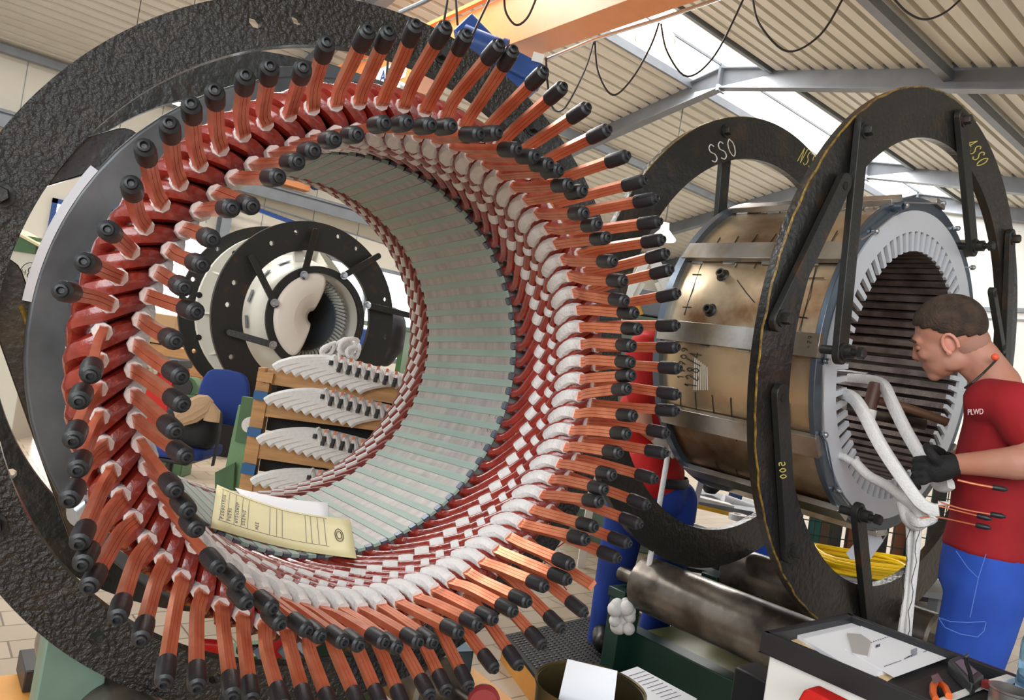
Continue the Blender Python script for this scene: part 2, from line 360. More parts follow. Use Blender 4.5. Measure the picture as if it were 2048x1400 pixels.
def smoothpath(P,n=3):  # Catmull-Rom through tuples
    out=[]
    for i in range(len(P)-1):
        p0=P[max(i-1,0)];p1=P[i];p2=P[i+1];p3=P[min(i+2,len(P)-1)]
        for j in range(n):
            t=j/n
            out.append(tuple(.5*((2*b)+(-a+c)*t+(2*a-5*b+4*c-d)*t*t+(-a+3*b-3*c+d)*t**3) for a,b,c,d in zip(p0,p1,p2,p3)))
    out.append(tuple(P[-1])); return out
# coil outline: degrees from the nose, radius, axial position, blend of the section's up vector (1 = out, 0 = back, -1 = in)
CO=[(29,.450,.03,1),(29,.450,-.012,1),(27.3,.450,-.034,1),(22,.452,-.058,1),(12.8,.457,-.102,1),(5.6,.464,-.138,1),(3.1,.472,-.162,.6),(1.3,.491,-.180,.1),(-1.1,.519,-.180,-.1),(-3.1,.537,-.162,-.6),(-5.6,.541,-.138,-1),(-13.5,.528,-.100,-1),(-23,.515,-.056,-1),(-28,.508,-.03,-1),(-29.5,.50,.01,-1)]
def cpath(F,k,CO,phi,mirror=False,nn=3):
    S=smoothpath(CO,nn); path=[];ups=[]
    for d,r,h,u in S:
        if mirror: path.append(F.p(phi-d,r,HL-h)); ax=-F.n
        else: path.append(F.p(phi+d,r,h)); ax=F.n
        R_=F.rad(phi+(-d if mirror else d)); ups.append(R_*u+ax*(1-abs(u)))
    return path,ups,S
def section(path,ups,S,a,b,key=0):
    I=[i for i,s in enumerate(S) if min(a,b)<=s[key]<=max(a,b)]
    return [path[i] for i in I],[ups[i] for i in I]
secC=rrect(.0248,.031,.42,2); secT=rrect(.0275,.0338,.42,2)
secL=[(-.0105,-.006),(-.0040,-.006),(-.0036,-.0040),(-.0032,-.006),(.0032,-.006),(.0036,-.0040),(.0040,-.006),(.0105,-.006),(.0105,.006),(.0007,.006),(0,.0028),(-.0007,.006),(-.0105,.006)]
def sub_path(P,a,b,n=4):
    return [P[a]+(P[b]-P[a])*i/n for i in range(n+1)]
def make_lead(coil,F,d0,r0,h0,dt,rt,ht,wraps,bare=False):
    # white elbow, copper strips, rubber cap
    wp_=smoothpath([w for w in wraps],3)
    path=[F.p(*w) for w in wp_]
    obj('lead_wrap',MB().sweep(path,rrect(.029,.028,.48,2),ups=[F.rad(w[0]) for w in wp_],scale=[1+.05*(i%2) for i in range(len(path))]),M['tape'],coil)
    kd=random.uniform(.25,.4); jd=random.uniform(-.5,.5)
    pts=[(d0,r0,h0+.004),(d0+(dt-d0)*.05,r0+(rt-r0)*.04,h0-.02),(d0+(dt-d0)*kd+jd,r0+(rt-r0)*(kd+.05),h0+(ht-h0)*kd),(dt,rt,ht)]
    sp=smoothpath(pts,4); path=[F.p(*w) for w in sp]
    obj('copper_lead',MB().sweep(path,secL,ups=[F.rad(w[0]) for w in sp]),M['copper'],coil,auto=30)
    if bare: return
    t=(path[-1]-path[-2]).normalized(); e=path[-1]
    m=MB(); m.lathe(e-t*.042,t,[(.0125,0),(.0138,.001),(.0142,.006),(.0140,.036),(.0128,.044),(.0085,.047),(.0078,.052),(.005,.053),(.0035,.048),(.0,.048)],14)
    obj('end_cap',m,M['rubber'],coil)
for k in range(72):
    phi=5*k+2.11-4.5; jit=random.uniform(-.25,.25)
    path,ups,S=cpath(FL,k,CO,phi+jit)
    coil=obj('coil',MB().sweep(path,secC,ups=ups,scale=[1+.38*math.exp(-((z[0]-0)/4.5)**2) for z in S]),M['red'],ST)
    for a,b in ((16.4,20.0),(8.8,11.8),(-7.6,-11.6),(-17.5,-21)):
        m=(a+b)/2; fine=smoothpath(CO,12); q=[(phi+jit+d,r,h,u) for d,r,h,u in fine if min(a,b)<=d<=max(a,b)]
        if len(q)>2: q=[q[0],q[len(q)//3],q[2*len(q)//3],q[-1]]
        tp=MB().sweep([FL.p(*z[:3]) for z in q],secT,ups=[FL.rad(z[0])*z[3] for z in q],scale=[.97,1.04,1.04,.97][:len(q)])
        obj('binding_tape',tp,M['tape'],coil)
    d,rtp=look(INNT,k); fi=5*k+2.11
    make_lead(coil,FL,fi,.463,-.207,fi+d,rtp-.001,-.425,[(fi+3.7,.457,-.142),(fi+1.9,.453,-.160),(fi+.5,.455,-.178),(fi,.462,-.195),(fi,.463,-.212)])
    d,rtp=look(OUTT,k); fo=5*k-1.36
    make_lead(coil,FL,fo,.513,-.198,fo+d,rtp-.002,-.425 if not(14<k<26) else -.40,[(fo-3.5,.522,-.115),(fo-1.2,.517,-.14),(fo,.513,-.165),(fo,.513,-.19),(fo,.513,-.206)],bare=(k==10))
# far end of the winding
CB=[(28,.449,.03,1),(28,.449,-.02,1),(26.5,.449,-.04,1),(21,.450,-.065,1),(13,.453,-.11,1),(6,.46,-.15,1),(3.2,.474,-.18,.6),(0,.50,-.198,0),(-3.2,.522,-.18,-.6),(-6,.53,-.15,-1),(-14,.526,-.10,-1),(-26,.51,-.03,-1)]
for k in range(72):
    phi=5*k+WPH+5+2
    path,ups,S=cpath(FL,k,CB,phi,True,2)
    coil=obj('far_coil_end',MB().sweep(path,rrect(.026,.030,.35,1),ups=ups),M['redmatt'],ST)
    fine=smoothpath(CB,10)
    for a,b in ((16,20.5),(8.0,12.5)):
        q=[z for z in fine if a<=z[0]<=b]; q=[q[0],q[len(q)//2],q[-1]]
        tp=MB().sweep([FL.p(phi-z[0],z[1],HL-z[2]) for z in q],rrect(.028,.033,.4,1),ups=[FL.rad(phi-z[0]) for z in q])
        obj('binding_tape',tp,M['tape'],coil)
# support rings
def holed_ring(F,ri,ro,h0,h1,holes,off,seg=160):
    """flat ring with round holes: built as a grid in the plane, holes cut by moving a local square of cells to a circle"""
    o=F.o+F.e1*off[0]+F.e2*off[1]
    bm=bmesh.new(); 
    mb=MB(); nr=8
    cells=set(); R=[ri+(ro-ri)*i/nr for i in range(nr+1)]
    V=lambda a,r,h:o+F.rad(a)*r+F.n*h
    step=360/seg
    skip={}
    for (a,rh,rad_) in holes:
        i0=round(a/step); j0=max(2,min(nr-2,min(range(nr+1),key=lambda j:abs(R[j]-rh))))
        skip[(i0%seg,j0)]=(i0*step,R[j0],rad_)
    def pos(i,j):
        a=i*step; r=R[j]
        for (ci,cj),(ca,crr,rad_) in skip.items():
            di=(i-ci+seg//2)%seg-seg//2; dj=j-cj
            if max(abs(di),abs(dj))==1:
                ang=math.atan2(dj,di); return ca+math.degrees(rad_*math.cos(ang)/crr),crr+rad_*math.sin(ang)
        return a,r
    idx={}
    for h in (h0,h1):
        for i in range(seg):
            for j in range(nr+1):
                if (i,j) in skip: continue
                a,r=pos(i,j); idx[(h,i,j)]=len(mb.v); mb.v.append(V(a,r,h))
    hole_e=[]
    for i in range(seg):
        for j in range(nr):
            q=[(i,j),((i+1)%seg,j),((i+1)%seg,j+1),(i,j+1)]
            if any(c in skip for c in q): continue
            mb.f.append([idx[(h0,)+c] for c in q]); mb.f.append([idx[(h1,)+c] for c in q][::-1])
    for i in range(seg):
        for j in (0,nr): mb.f.append([idx[(h0,i,j)],idx[(h0,(i+1)%seg,j)],idx[(h1,(i+1)%seg,j)],idx[(h1,i,j)]])
    for (ci,cj) in skip:
        ring=[(ci-1,cj-1),(ci,cj-1),(ci+1,cj-1),(ci+1,cj),(ci+1,cj+1),(ci,cj+1),(ci-1,cj+1),(ci-1,cj)]
        for a,b in zip(ring,ring[1:]+ring[:1]):
            a=(a[0]%seg,a[1]);b=(b[0]%seg,b[1]); mb.f.append([idx[(h0,)+a],idx[(h0,)+b],idx[(h1,)+b],idx[(h1,)+a]])
    return mb
def polar(F,x,y,h,off):
    p=F.pix(x,y,h)-(F.o+F.e1*off[0]+F.e2*off[1]+F.n*h); a=math.degrees(math.atan2(p.dot(F.e2),p.dot(F.e1)))%360
    return a,p.length
def hexbolt(mb,p,ax,r=.014,ln=.018,washer=True):
    ax=Vector(ax).normalized()
    if washer: mb.lathe(p,ax,[(r*1.45,0),(r*1.45,.004),(0,.004)],18)
    mb.lathe(Vector(p)+ax*.004,ax,[(r,0),(r,ln*.85),(r*.85,ln),(0,ln)],6)
offA=(.022,.011)
hs=[polar(FL,*q,-.034,offA)+(rr_,) for q,rr_ in (((500,38),.013),((595,38),.012),((183,1270),.014),((440,1363),.012))]
RA=obj('support_ring',holed_ring(FL,.652,.747,-.034,-.004,hs,offA),M['lump'],ST)
RA['label']='front ring coated in thick lumpy black varnish'
for q in ((1050,275),(1120,325),(870,160),(8,1040),(0,390)):
    a,r=polar(FL,*q,-.036,offA); p=FL.o+FL.e1*.022+FL.e2*.011+FL.rad(a)*.70+FL.n*-.034; bt=MB(); hexbolt(bt,p,-FL.n,.014,.02); obj('bolt',bt,M['bmetal'],RA)
RB=obj('support_ring',holed_ring(FL,.635,.738,.455,.485,[polar(FL,26,958,.455,(0,0))+(.012,)],(0,0)),M['black'],ST)
def strut(F,parent,p1,h1,p2,h2,wd,th,m,name='strut',hole=None,ext=0):
    a=F.pix(*p1,h1);b=F.pix(*p2,h2); t=(b-a).normalized(); a=a-t*ext;b=b+t*ext
    mb=MB(); u=F.n-t*F.n.dot(t); u.normalize(); r=t.cross(u)
    P=[]
    nseg=8
    for i in range(nseg+1): ang=math.pi/2+math.pi*i/nseg; P.append(a+t*wd/2*math.cos(ang)+r*wd/2*math.sin(ang)-u*th/2)
    for i in range(nseg+1): ang=-math.pi/2+math.pi*i/nseg; P.append(b+t*wd/2*math.cos(ang)+r*wd/2*math.sin(ang)-u*th/2)
    mb.prism(P,u*th)
    return obj(name,mb,m,parent,bevel=.002)
s1=strut(FL,ST,(8,575),.03,(172,1045),.03,.066,.02,M['brownv'],ext=.02); s1['label']='strut glazed in brown varnish'
e_=MB(); aa=FL.pix(40,610,.018);bb=FL.pix(152,900,.018); e_.sweep([aa+(bb-aa)*i/12+Vector((0,0,.002*math.sin(i*2))) for i in range(13)],circ(.004,6)); obj('varnish_run',e_,M['yelvar'],s1)
strut(FL,ST,(60,345),.06,(250,290),.06,.06,.02,M['brownv'])
b_=MB(); p=FL.pix(168,1012,.0); hexbolt(b_,p,-FL.n,.02,.05); b_.lathe(p-FL.n*.03,-FL.n,[(.03,0),(.03,.006),(0,.006)],20); obj('bolt',b_,M['steel'],ST)
# ---------------------------------------------------------------- lettering as short strokes
GL={'F':[[(.1,0),(.1,1),(.8,1)],[(.1,.55),(.6,.55)]],'6':[[(.8,.95),(.3,.7),(.2,.2),(.5,0),(.8,.25),(.5,.5),(.25,.35)]],'S':[[(.85,.85),(.55,1),(.2,.85),(.25,.6),(.7,.42),(.8,.15),(.45,0),(.1,.12)]],'O':[[(.5,1),(.15,.75),(.12,.3),(.45,0),(.8,.25),(.85,.7),(.5,1)]],'0':[[(.5,1),(.2,.7),(.2,.25),(.5,0),(.8,.3),(.8,.75),(.5,1)]],
'N':[[(.1,0),(.1,1),(.8,0),(.8,1)]],'5':[[(.8,1),(.25,1),(.2,.6),(.6,.62),(.8,.35),(.55,.03),(.15,.1)]],'1':[[(.3,.75),(.55,1),(.55,0)]],'7':[[(.1,1),(.85,1),(.35,0)],[(.3,.5),(.7,.5)]],'9':[[(.8,.6),(.4,.5),(.2,.8),(.5,1),(.8,.8),(.75,.3),(.4,0)]],
'2':[[(.15,.8),(.5,1),(.8,.75),(.15,0),(.85,0)]],'8':[[(.5,.55),(.2,.8),(.5,1),(.8,.8),(.5,.55),(.15,.25),(.5,0),(.85,.25),(.5,.55)]],'4':[[(.6,0),(.6,1),(.1,.35),(.9,.35)]],'/':[[(.05,-.1),(.95,1.15)]],'+':[[(.1,.5),(.9,.5)],[(.5,.1),(.5,.9)]],'I':[[(.1,0),(.9,0)],[(.5,0),(.5,1)],[(.1,1),(.9,1)]],
'T':[[(.1,1),(.9,1)],[(.5,1),(.5,0)]],'U':[[(.15,.9),(.15,.2),(.5,0),(.85,.2),(.85,.9)]],'P':[[(.1,0),(.1,1),(.7,.95),(.75,.6),(.1,.5)]],'H':[[(.1,0),(.1,1)],[(.85,0),(.85,1)],[(.1,.5),(.85,.5)]],' ':[]}
def strokes(mb,txt,fn,w_,h_,gap,r,seg=5):
    x=0
    for ch in txt:
        for st in GL.get(ch,[]):
            pts=smoothpath([(x+a*w_,b*h_,0,0) for a,b in st],3) if len(st)>2 and ch not in 'NTHI4' else [(x+a*w_,b*h_,0,0) for a,b in st]
            mb.tube([fn(p[0],p[1]) for p in pts],r,seg)
        x+=w_+gap
    return mb
def text(name,s,loc,xd,yd,size,mat_,parent,th=.0004,align='CENTER'):
    cu=bpy.data.curves.new(name,'FONT'); cu.body=s; cu.size=size; cu.align_x=align; cu.align_y='CENTER'; cu.extrude=th; cu.materials.append(mat_)
    o=bpy.data.objects.new(name,cu); C.objects.link(o); bpy.context.view_layer.update(); me=bpy.data.meshes.new_from_object(o.evaluated_get(bpy.context.evaluated_depsgraph_get())); bpy.data.objects.remove(o); o=bpy.data.objects.new(name,me); C.objects.link(o); xd=Vector(xd).normalized(); yd=(Vector(yd)-xd*Vector(yd).dot(xd)).normalized(); zd=xd.cross(yd)
    L=LOC[parent.name] if parent else Vector((0,0,0))
    Mx=Matrix((xd,yd,zd)).transposed().to_4x4(); Mx.translation=Vector(loc)-L; o.matrix_basis=Mx
    if parent: o.parent=parent
    LOC[o.name]=Vector(loc)
    return o
# ---------------------------------------------------------------- the bare stator (right)
FR=Frame((1.406,.06,2.656),(-130,505)); HR=.62
M['shell']=mat('rolled_steel_shell',(206,186,156),.32,.85,bump=.1,bs=12,col2=(120,88,60),vs_=3.2,stretch=(1,1,1),thr=(.42,.62),detail=6,rvar=.12)
M['plate']=mat('light_grey_plate',(204,206,212),.45,.15,var=.07,vs_=4)
M['flange']=mat('blue_grey_flange',(92,102,114),.3,.7,bump=.05,bs=30)
M['tooth']=mat('lamination_teeth',(128,116,110),.38,.5,bump=.2,bs=150,col2=(78,66,64),vs_=10,stretch=(1,1,1))
M['barst']=mat('welded_bar_steel',(196,194,190),.28,.85,bump=.08,bs=25,col2=(130,116,98),vs_=4)
RS=thing('stator',FR.o,'bare welded steel stator with empty slots in front of the man in red','stator')
NS=66
d=MB().lathe(FR.o,FR.n,[(.585,.02),(.588,HR),(.50,HR),(.50,.02)],96,ref=FR.e1,closed=True)
shell=obj('drum_shell',d,M['shell'],RS)
def wbox(F,a0,a1,r0,r1,h0,h1): 
    m=MB(); P=[]
    for h in (h0,h1):
        for a,r in ((a0,r0),(a1,r0),(a1,r1),(a0,r1)): P.append(F.p(a,r,h))
    return m.hexa(P)
for i,a in enumerate((6,36,66,96,126,156,187,218,250,281,311,341)):
    w1=MB(); p0=FR.p(a,.603,-.015 if a!=281 else -.02);p1=FR.p(a,.603,HR+.01)
    w1.bar(p0,p1,.075,.022,FR.rad(a)); b=obj('drum_rib',w1,M['barst'],RS,bevel=.0015)
    for h0 in (.08,.24,.4,.54):
        q=[FR.p(a-3.9,.590,h0+.05*j/6) for j in range(7)]; obj('weld_seam',MB().tube(q,.005,6),M['steel'],b)
flg=obj('end_flange',MB().lathe(FR.o,FR.n,[(.552,-.006),(.598,-.006),(.598,.014),(.552,.014)],96,ref=FR.e1,closed=True),M['flange'],RS,bevel=.002)
obj('end_flange',MB().lathe(FR.o,FR.n,[(.50,HR-.01),(.612,HR-.01),(.612,HR+.02),(.50,HR+.02)],96,ref=FR.e1,closed=True),M['flange'],RS)
# slotted plate with teeth
pl=MB()
st=360/NS; ang0=1.2
for k in range(NS):
    a=ang0+k*st
    # tooth then slot
    P=[]
    def seg_(a0,a1,r0,r1,h0,h1):
        P=[]
        for h in (h0,h1):
            for aa,r in ((a0,r0),(a1,r0),(a1,r1),(a0,r1)): P.append(FR.o+FR.n*h+FR.rad(aa)*r)
        return P
    tw=st*.27
    pl.hexa([v for v in seg_(a-tw*.8,a+tw*.8,.412,.4795,-.012,.0)])
    pl.hexa(seg_(a-st/2,a,.4795,.552,-.012,.0)); pl.hexa(seg_(a,a+st/2,.4795,.552,-.012,.0))
obj('slotted_plate',pl,M['plate'],RS,smooth=False)
tt=MB()
for k in range(NS):
    a=ang0+k*st; tw=st*.30
    tt.hexa(seg_(a-tw,a+tw,.4125,.50,.001,HR-.02))
tt.lathe(FR.o,FR.n,[(.48,.001),(.555,.001),(.555,HR-.02),(.48,HR-.02)],66,ref=FR.e1,closed=True)
obj('slotted_core',tt,M['tooth'],RS,smooth=False)
obj('far_slotted_plate',MB().lathe(FR.o,FR.n,[(.48,HR-.01),(.55,HR-.01),(.55,HR),(.48,HR)],66,ref=FR.e1,closed=True),M['plate'],RS)
# bright edge clips with wire on the flange
for q in ((1748,463),(1652,722),(1646,869),(1673,980),(1882,407),(1911,457),(1942,535),(1808,411)):
    p=FR.pix(*q,-.012); m=MB().lathe(p,-FR.n,[(.010,0),(.010,.012),(.006,.016),(0,.016)],10); m.bar(p-FR.e1*.012,p+FR.e1*.012,.008,.006,FR.n)
    obj('edge_clip',m,M['steel'],RS)
P=[FR.pix(*q,-.022) for q in ((1721,480),(1748,463),(1796,424),(1808,405),(1880,407))]
obj('tie_rod',MB().tube(P,.003,6),M['steel'],RS)
P=[FR.pix(*q,-.022) for q in ((1646,730),(1645,869),(1654,885),(1672,980),(1697,1010))]
obj('tie_rod',MB().tube(P,.003,6),M['steel'],RS)
obj('lifting_pipe',MB().lathe(FR.pix(1794,414,-.02),-FR.n,[(.016,-.05),(.016,.02),(.011,.02),(.011,-.05)],14,closed=True),M['flange'],RS)
# studs and marks on the shell
def onshell(F,x,y,r=.589):
    d_=RM@Vector(((x-1024)/FPX,(y-700)/FPX,1)); o=EYE-F.o; 
    a_=d_-F.n*d_.dot(F.n); b_=o-F.n*o.dot(F.n); A=a_.dot(a_);B=2*a_.dot(b_);Cc=b_.dot(b_)-r*r; D=B*B-4*A*Cc
    if D<0: return None
    t=(-B-math.sqrt(D))/(2*A); return EYE+d_*t
for q in ((1445,550),(1420,620)):
    p=onshell(FR,*q); nrm_=(p-FR.o); nrm_=(nrm_-FR.n*nrm_.dot(FR.n)).normalized()
    m=MB().lathe(p-nrm_*.004,nrm_,[(.026,0),(.022,.006),(.016,.008),(.016,.026),(.010,.026),(.009,.008),(0,.008)],14)
    obj('welded_boss',m,M['bmetal'],RS)
mk=MB()
def shline(mb,pts,r=.0016):
    P=[onshell(FR,x,y,.5895) for x,y in pts]; P=[p for p in P if p]
    if len(P)>1: mb.tube(P,r,5)
for L_ in ([(1404,525),(1385,580),(1368,630)],[(1385,549),(1402,549)],[(1365,614),(1382,614)],[(1633,530),(1618,590),(1598,662)],[(1612,556),(1648,556)],[(1592,633),(1614,635)],[(1474,560),(1492,585),(1508,604)],
 [(1440,475),(1430,493)],[(1477,472),(1465,492)],[(1515,469),(1498,492)],[(1553,467),(1535,492)],[(1675,461),(1658,491)],[(1475,527),(1470,535)],[(1513,527),(1508,536)],[(1361,785),(1361,812)],[(1390,784),(1393,825)],[(1424,790),(1428,832)],[(1461,796),(1463,836)],[(1500,800),(1502,840)],[(1436,862),(1437,872)],[(1471,870),(1473,882)],[(1577,808),(1579,850)],[(1470,936),(1476,952)],[(1430,925),(1436,938)]): mk=MB(); shline(mk,L_); obj('marker_line',mk,M['marker'],RS)
def shtext(mb,txt,x0,y0,x1,y1,wd,r):   # text baseline from (x0,y0) to (x1,y1), height wd px to the left of travel
    L=math.hypot(x1-x0,y1-y0); ux,uy=(x1-x0)/L,(y1-y0)/L; n_=len(txt)
    def fn(a,b): return onshell(FR,x0+ux*a+uy*b,y0+uy*a-ux*b,.5898)
    strokes(mb,txt,fn,L/n_*.75,wd,L/n_*.25,r)
m=MB(); shtext(m,'17709',1378,752,1372,690,-14,.0014); 
m=MB(); shtext(m,'17709',1366,760,1376,692,12,.0014); obj('marker_text',m,M['marker'],RS)
m=MB(); shtext(m,'128/4',1392,778,1404,702,24,.0018); obj('marker_text',m,M['marker'],RS)
m=MB()
for i in range(7): shline(m,[(1390+i*4,716+i*3),(1388+i*4.5,780)],.0022)
obj('chalk_smear',m,M['chalk'],RS)
m=MB(); a=186.5; o_=0
def fn(x,y): return FR.p(187,.6150,.0)+FR.n*(.012+y)+(FR.rad(277)*(x-.012))
strokes(m,'+29',fn,.011,.012,.004,.0009); obj('marker_text',m,M['marker'],RS)
# big rings of the right stator
offR=(.018,-.003)
R1=obj('support_ring',holed_ring(FR,.794,.957,-.030,.0,[],offR,seg=128),M['black'],RS); R1['label']='near black ring with chalk writing 4SSO and NSSO'
rim=MB(); o_=FR.o+FR.e1*offR[0]+FR.e2*offR[1]
for i in range(60):
    a=150+i*2.2
    rim.box(o_+FR.rad(a)*.957+FR.n*(-.024+random.uniform(-.003,.004)),.012+random.random()*.01,.008,.02)
rm=MB().sweep([o_+FR.rad(110+i*2.5)*(.9575+.0015*math.sin(i*1.7))+FR.n*(-.028+.002*math.sin(i*2.3)) for i in range(72)],circ(.0035,6))
obj('varnish_run',rm,M['yelvar'],R1)
R2=obj('support_ring',holed_ring(FR,.79,.955,.655,.685,[],(0,0),seg=128),M['black'],RS); R2['label']='far black ring with white chalk writing SSO'
rm=MB().sweep([FR.o+FR.rad(170+i*2.5)*.9555+FR.n*.658 for i in range(56)],circ(.0025,6)); obj('varnish_run',rm,M['yelvar'],R2)
def chalk(F,txt,x0,y0,x1,y1,ht,h,mt,parent,r=.0016):
    L=math.hypot(x1-x0,y1-y0); ux,uy=(x1-x0)/L,(y1-y0)/L; n_=len(txt)
    fn=lambda a,b: F.pix(x0+ux*a+uy*b,y0+uy*a-ux*b,h)
    obj('chalk_text',strokes(MB(),txt,fn,L/n_*.78,ht,L/n_*.22,r),mt,parent)
chalk(FR,'SSO',1424,326,1480,309,36,.6535,M['chalk'],R2,.0022)
chalk(FR,'NSSO',1594,322,1636,345,30,.6535,M['ychalk'],R2,.002)
chalk(FR,'4SSO',1929,290,1958,338,26,-.0315,M['ychalk'],R1,.002)
def strut2(p1,h1,p2,h2,wd=.058,th=.022,m=None,bolts=(1,1),par=RS):
    s=strut(FR,par,p1,h1,p2,h2,wd,th,m or M['bmetal'],ext=.012)
    for q,h,f in ((p1,h1,bolts[0]),(p2,h2,bolts[1])):
        if f==1:
            b=MB(); hexbolt(b,FR.pix(*q,h)-FR.n*.011,-FR.n,.017,.022); obj('bolt',b,M['bmetal'],s)
        if f==2:
            b=MB(); p=FR.pix(*q,h)-FR.n*.011; b.lathe(p,-FR.n,[(.026,0),(.026,.006),(.020,.008),(.020,.03),(.011,.03),(.011,.045)],12); b.lathe(p-FR.n*.045,-FR.n,[(.018,0),(.018,.016),(.014,.02),(0,.02)],6)
            b.cyl(p,p+FR.n*.07,.014,10); obj('bolt',b,M['bmetal'],s)
        if f==3:
            b=MB(); b.lathe(FR.pix(*q,h)-FR.n*.0115,-FR.n,[(.013,-.0),(.013,.001),(0,.001)],14); obj('bolt_hole',b,M['dark'],s)
    return s
strut2((1723,262),-.045,(1680,702),-.085,bolts=(1,2))
strut2((1921,241),-.045,(1944,492),-.05,bolts=(1,2))
strut2((1684,372),-.05,(1558,636),-.045,bolts=(3,1))
s_=strut2((1560,795),-.047,(1578,1100),-.042,bolts=(3,1))
chalk(FR,'500',1570,923,1573,960,-12,-.06,M['ychalk'],s_,.0016)
strut2((1716,1028),-.075,(1738,1245),-.045,bolts=(2,0))
strut2((2020,478),-.045,(2010,735),-.045,bolts=(1,0))
strut2((1985,588),-.06,(2003,695),-.06,wd=.034,bolts=(3,3))
strut2((1452,285),.70,(1440,432),.70,bolts=(0,1))
for q in ((1452,262),(1247,487)):
    b=MB(); hexbolt(b,FR.pix(*q,.654),-FR.n,.018,.02); obj('bolt',b,M['bmetal'],R2)
# rollers and green cradle under the right stator
def roller(cx_,cz,y0,y1,r,label):
    t=thing('roller',(cx_,y0,cz),label,'roller')
    obj('barrel',MB().lathe((cx_,y0,cz),(0,1,0),[(r*.9,0),(r,.01),(r,y1-y0-.01),(r*.9,y1-y0)],48),M['roller'],t)
    obj('shaft',MB().cyl((cx_,y0-.10,cz),(cx_,y0,cz),.03,16),M['roller'],t)
    obj('shaft',MB().cyl((cx_,y1,cz),(cx_,y1+.12,cz),.03,16),M['roller'],t)
    return t
roller(2.43,.487,1.05,1.90,.108,'long worn steel roller nearest the camera under the bare stator')
roller(3.13,.487,1.05,1.95,.108,'second steel roller lying behind the first under the bare stator')
cr_=thing('roller_cradle',(2.8,1.5,0),'dark green steel cradle with olive drip pan under the big rollers','stand')
m=MB()
for x in (2.50,3.3):
    m.box((x,1.5,.14),.08,1.0,.26)
m.box((2.9,1.04,.10),.72,.08,.14); m.box((2.9,1.96,.10),.72,.08,.14)
obj('base_frame',m,M['dgreen'],cr_,bevel=.004)
obj('drip_pan',MB().box((2.9,1.5,.25),.72,.9,.015),mat('olive_oily_pan',(112,112,44),.3,.1,col2=(70,76,40),vs_=4),cr_)
for x,y in ((2.43,.985),(2.43,1.975),(3.13,.985),(3.13,2.02)):
    m=MB().box((x,y,.20),.12,.07,.40); m.box((x,y,.42),.13,.09,.04); obj('bearing_post',m,M['dgreen'],cr_,bevel=.004)
# rollers and trestle under the left stator
roller(.42,.473,1.40,1.98,.085,'steel roller carrying the left side of the wound stator')
roller(1.11,.471,1.40,1.98,.085,'steel roller carrying the right side of the wound stator')
tr=thing('trestle',(.4,1.7,0),'pale grey green welded trestle under the lower left of the wound stator','stand')
def wedge_post(x,y,w0,w1,dp,h):
    return MB().hexa([(x-w0/2,y-dp/2,0.03),(x+w0/2,y-dp/2,0.03),(x+w0/2,y+dp/2,0.03),(x-w0/2,y+dp/2,0.03),(x-w1/2,y-dp/2,h),(x+w1/2,y-dp/2,h),(x+w1/2,y+dp/2,h),(x-w1/2,y+dp/2,h)])
obj('post',wedge_post(.335,1.57,.13,.11,.06,.66),M['mgreen'],tr,bevel=.004); obj('post',wedge_post(.62,2.10,.2,.11,.10,.36),M['green'],tr,bevel=.004)
obj('base_beam',MB().box((1.1,2.30,.13),.8,.12,.22),M['green'],tr,bevel=.004)
obj('post',wedge_post(1.11,2.10,.22,.11,.10,.40),M['dgreen'],tr,bevel=.004)
tag(obj('floor_board',MB().hexa([(-.35,1.35,.0),(1.3,1.35,.0),(1.1,2.75,.0),(-.3,2.86,.0),(-.35,1.35,.028),(1.3,1.35,.028),(1.1,2.75,.028),(-.3,2.86,.028)]),M['woodo']),'orange brown board on the tiles under the green trestle','board')
tag(obj('rubber_pad',MB().box((.49,2.74,.065),.10,.17,.07),M['rubber'],bevel=.004),'black rubber block on the orange board beside the trestle','pad')
RH=Vector((rt.x,rt.y,0)).normalized(); FH=Vector((fw.x,fw.y,0)).normalized(); UP=Vector((0,0,1))
# ---------------------------------------------------------------- travelling crane
cr1=thing('overhead_crane',(5.24,10,5),'orange box girder crane spanning the hall under the roof','crane')
obj('girder',MB().box((5.24,6.0,5.33),.38,21.2,.66),M['orange'],cr1,bevel=.004)
obj('rail',MB().box((5.0,6.0,5.70),.06,21.2,.05),M['orange'],cr1)
obj('end_carriage',MB().box((5.6,16.3,4.62),2.2,.3,.34),M['orange'],cr1,bevel=.01)
m=MB().cyl((6.85,16.3,4.66),(6.85,15.9,4.66),.13,16); obj('carriage_motor',m,M['bluepaint'],cr1)
lg=MB(); lg.box((5.045,9.9,5.25),.006,.9,.3)
obj('sign_plate',lg,M['white'],cr1)
text('sign_text','ABUS',(5.035,9.9,5.24),(0,-1,0),(0,0,1),.26,M['bluepaint'],cr1,.001)
# hoist
hc=px(962,100,8.6)
ho=thing('hoist',hc,'blue electric hoist with motor hanging from the orange girder','hoist')
a=px(925,75,8.5);b=px(1000,105,8.5)
obj('motor',MB().cyl(a,b,.15,18).cyl(b,b+(b-a)*.12,.17,18),M['bluepaint'],ho)
m=MB().bar(px(925,50,8.6),px(1060,190,8.6),.20,.3,(0,0,1)); obj('gearbox',m,M['bluepaint'],ho,bevel=.02)
m=MB().bar(px(1010,120,8.55),px(1085,160,8.55),.26,.24,(0,0,1)); obj('control_box',m,M['bluepaint'],ho,bevel=.02)
m=MB().bar(px(1065,112,8.3),px(1087,118,8.3),.10,.01,fw*-1); obj('name_plate',m,M['white'],ho)
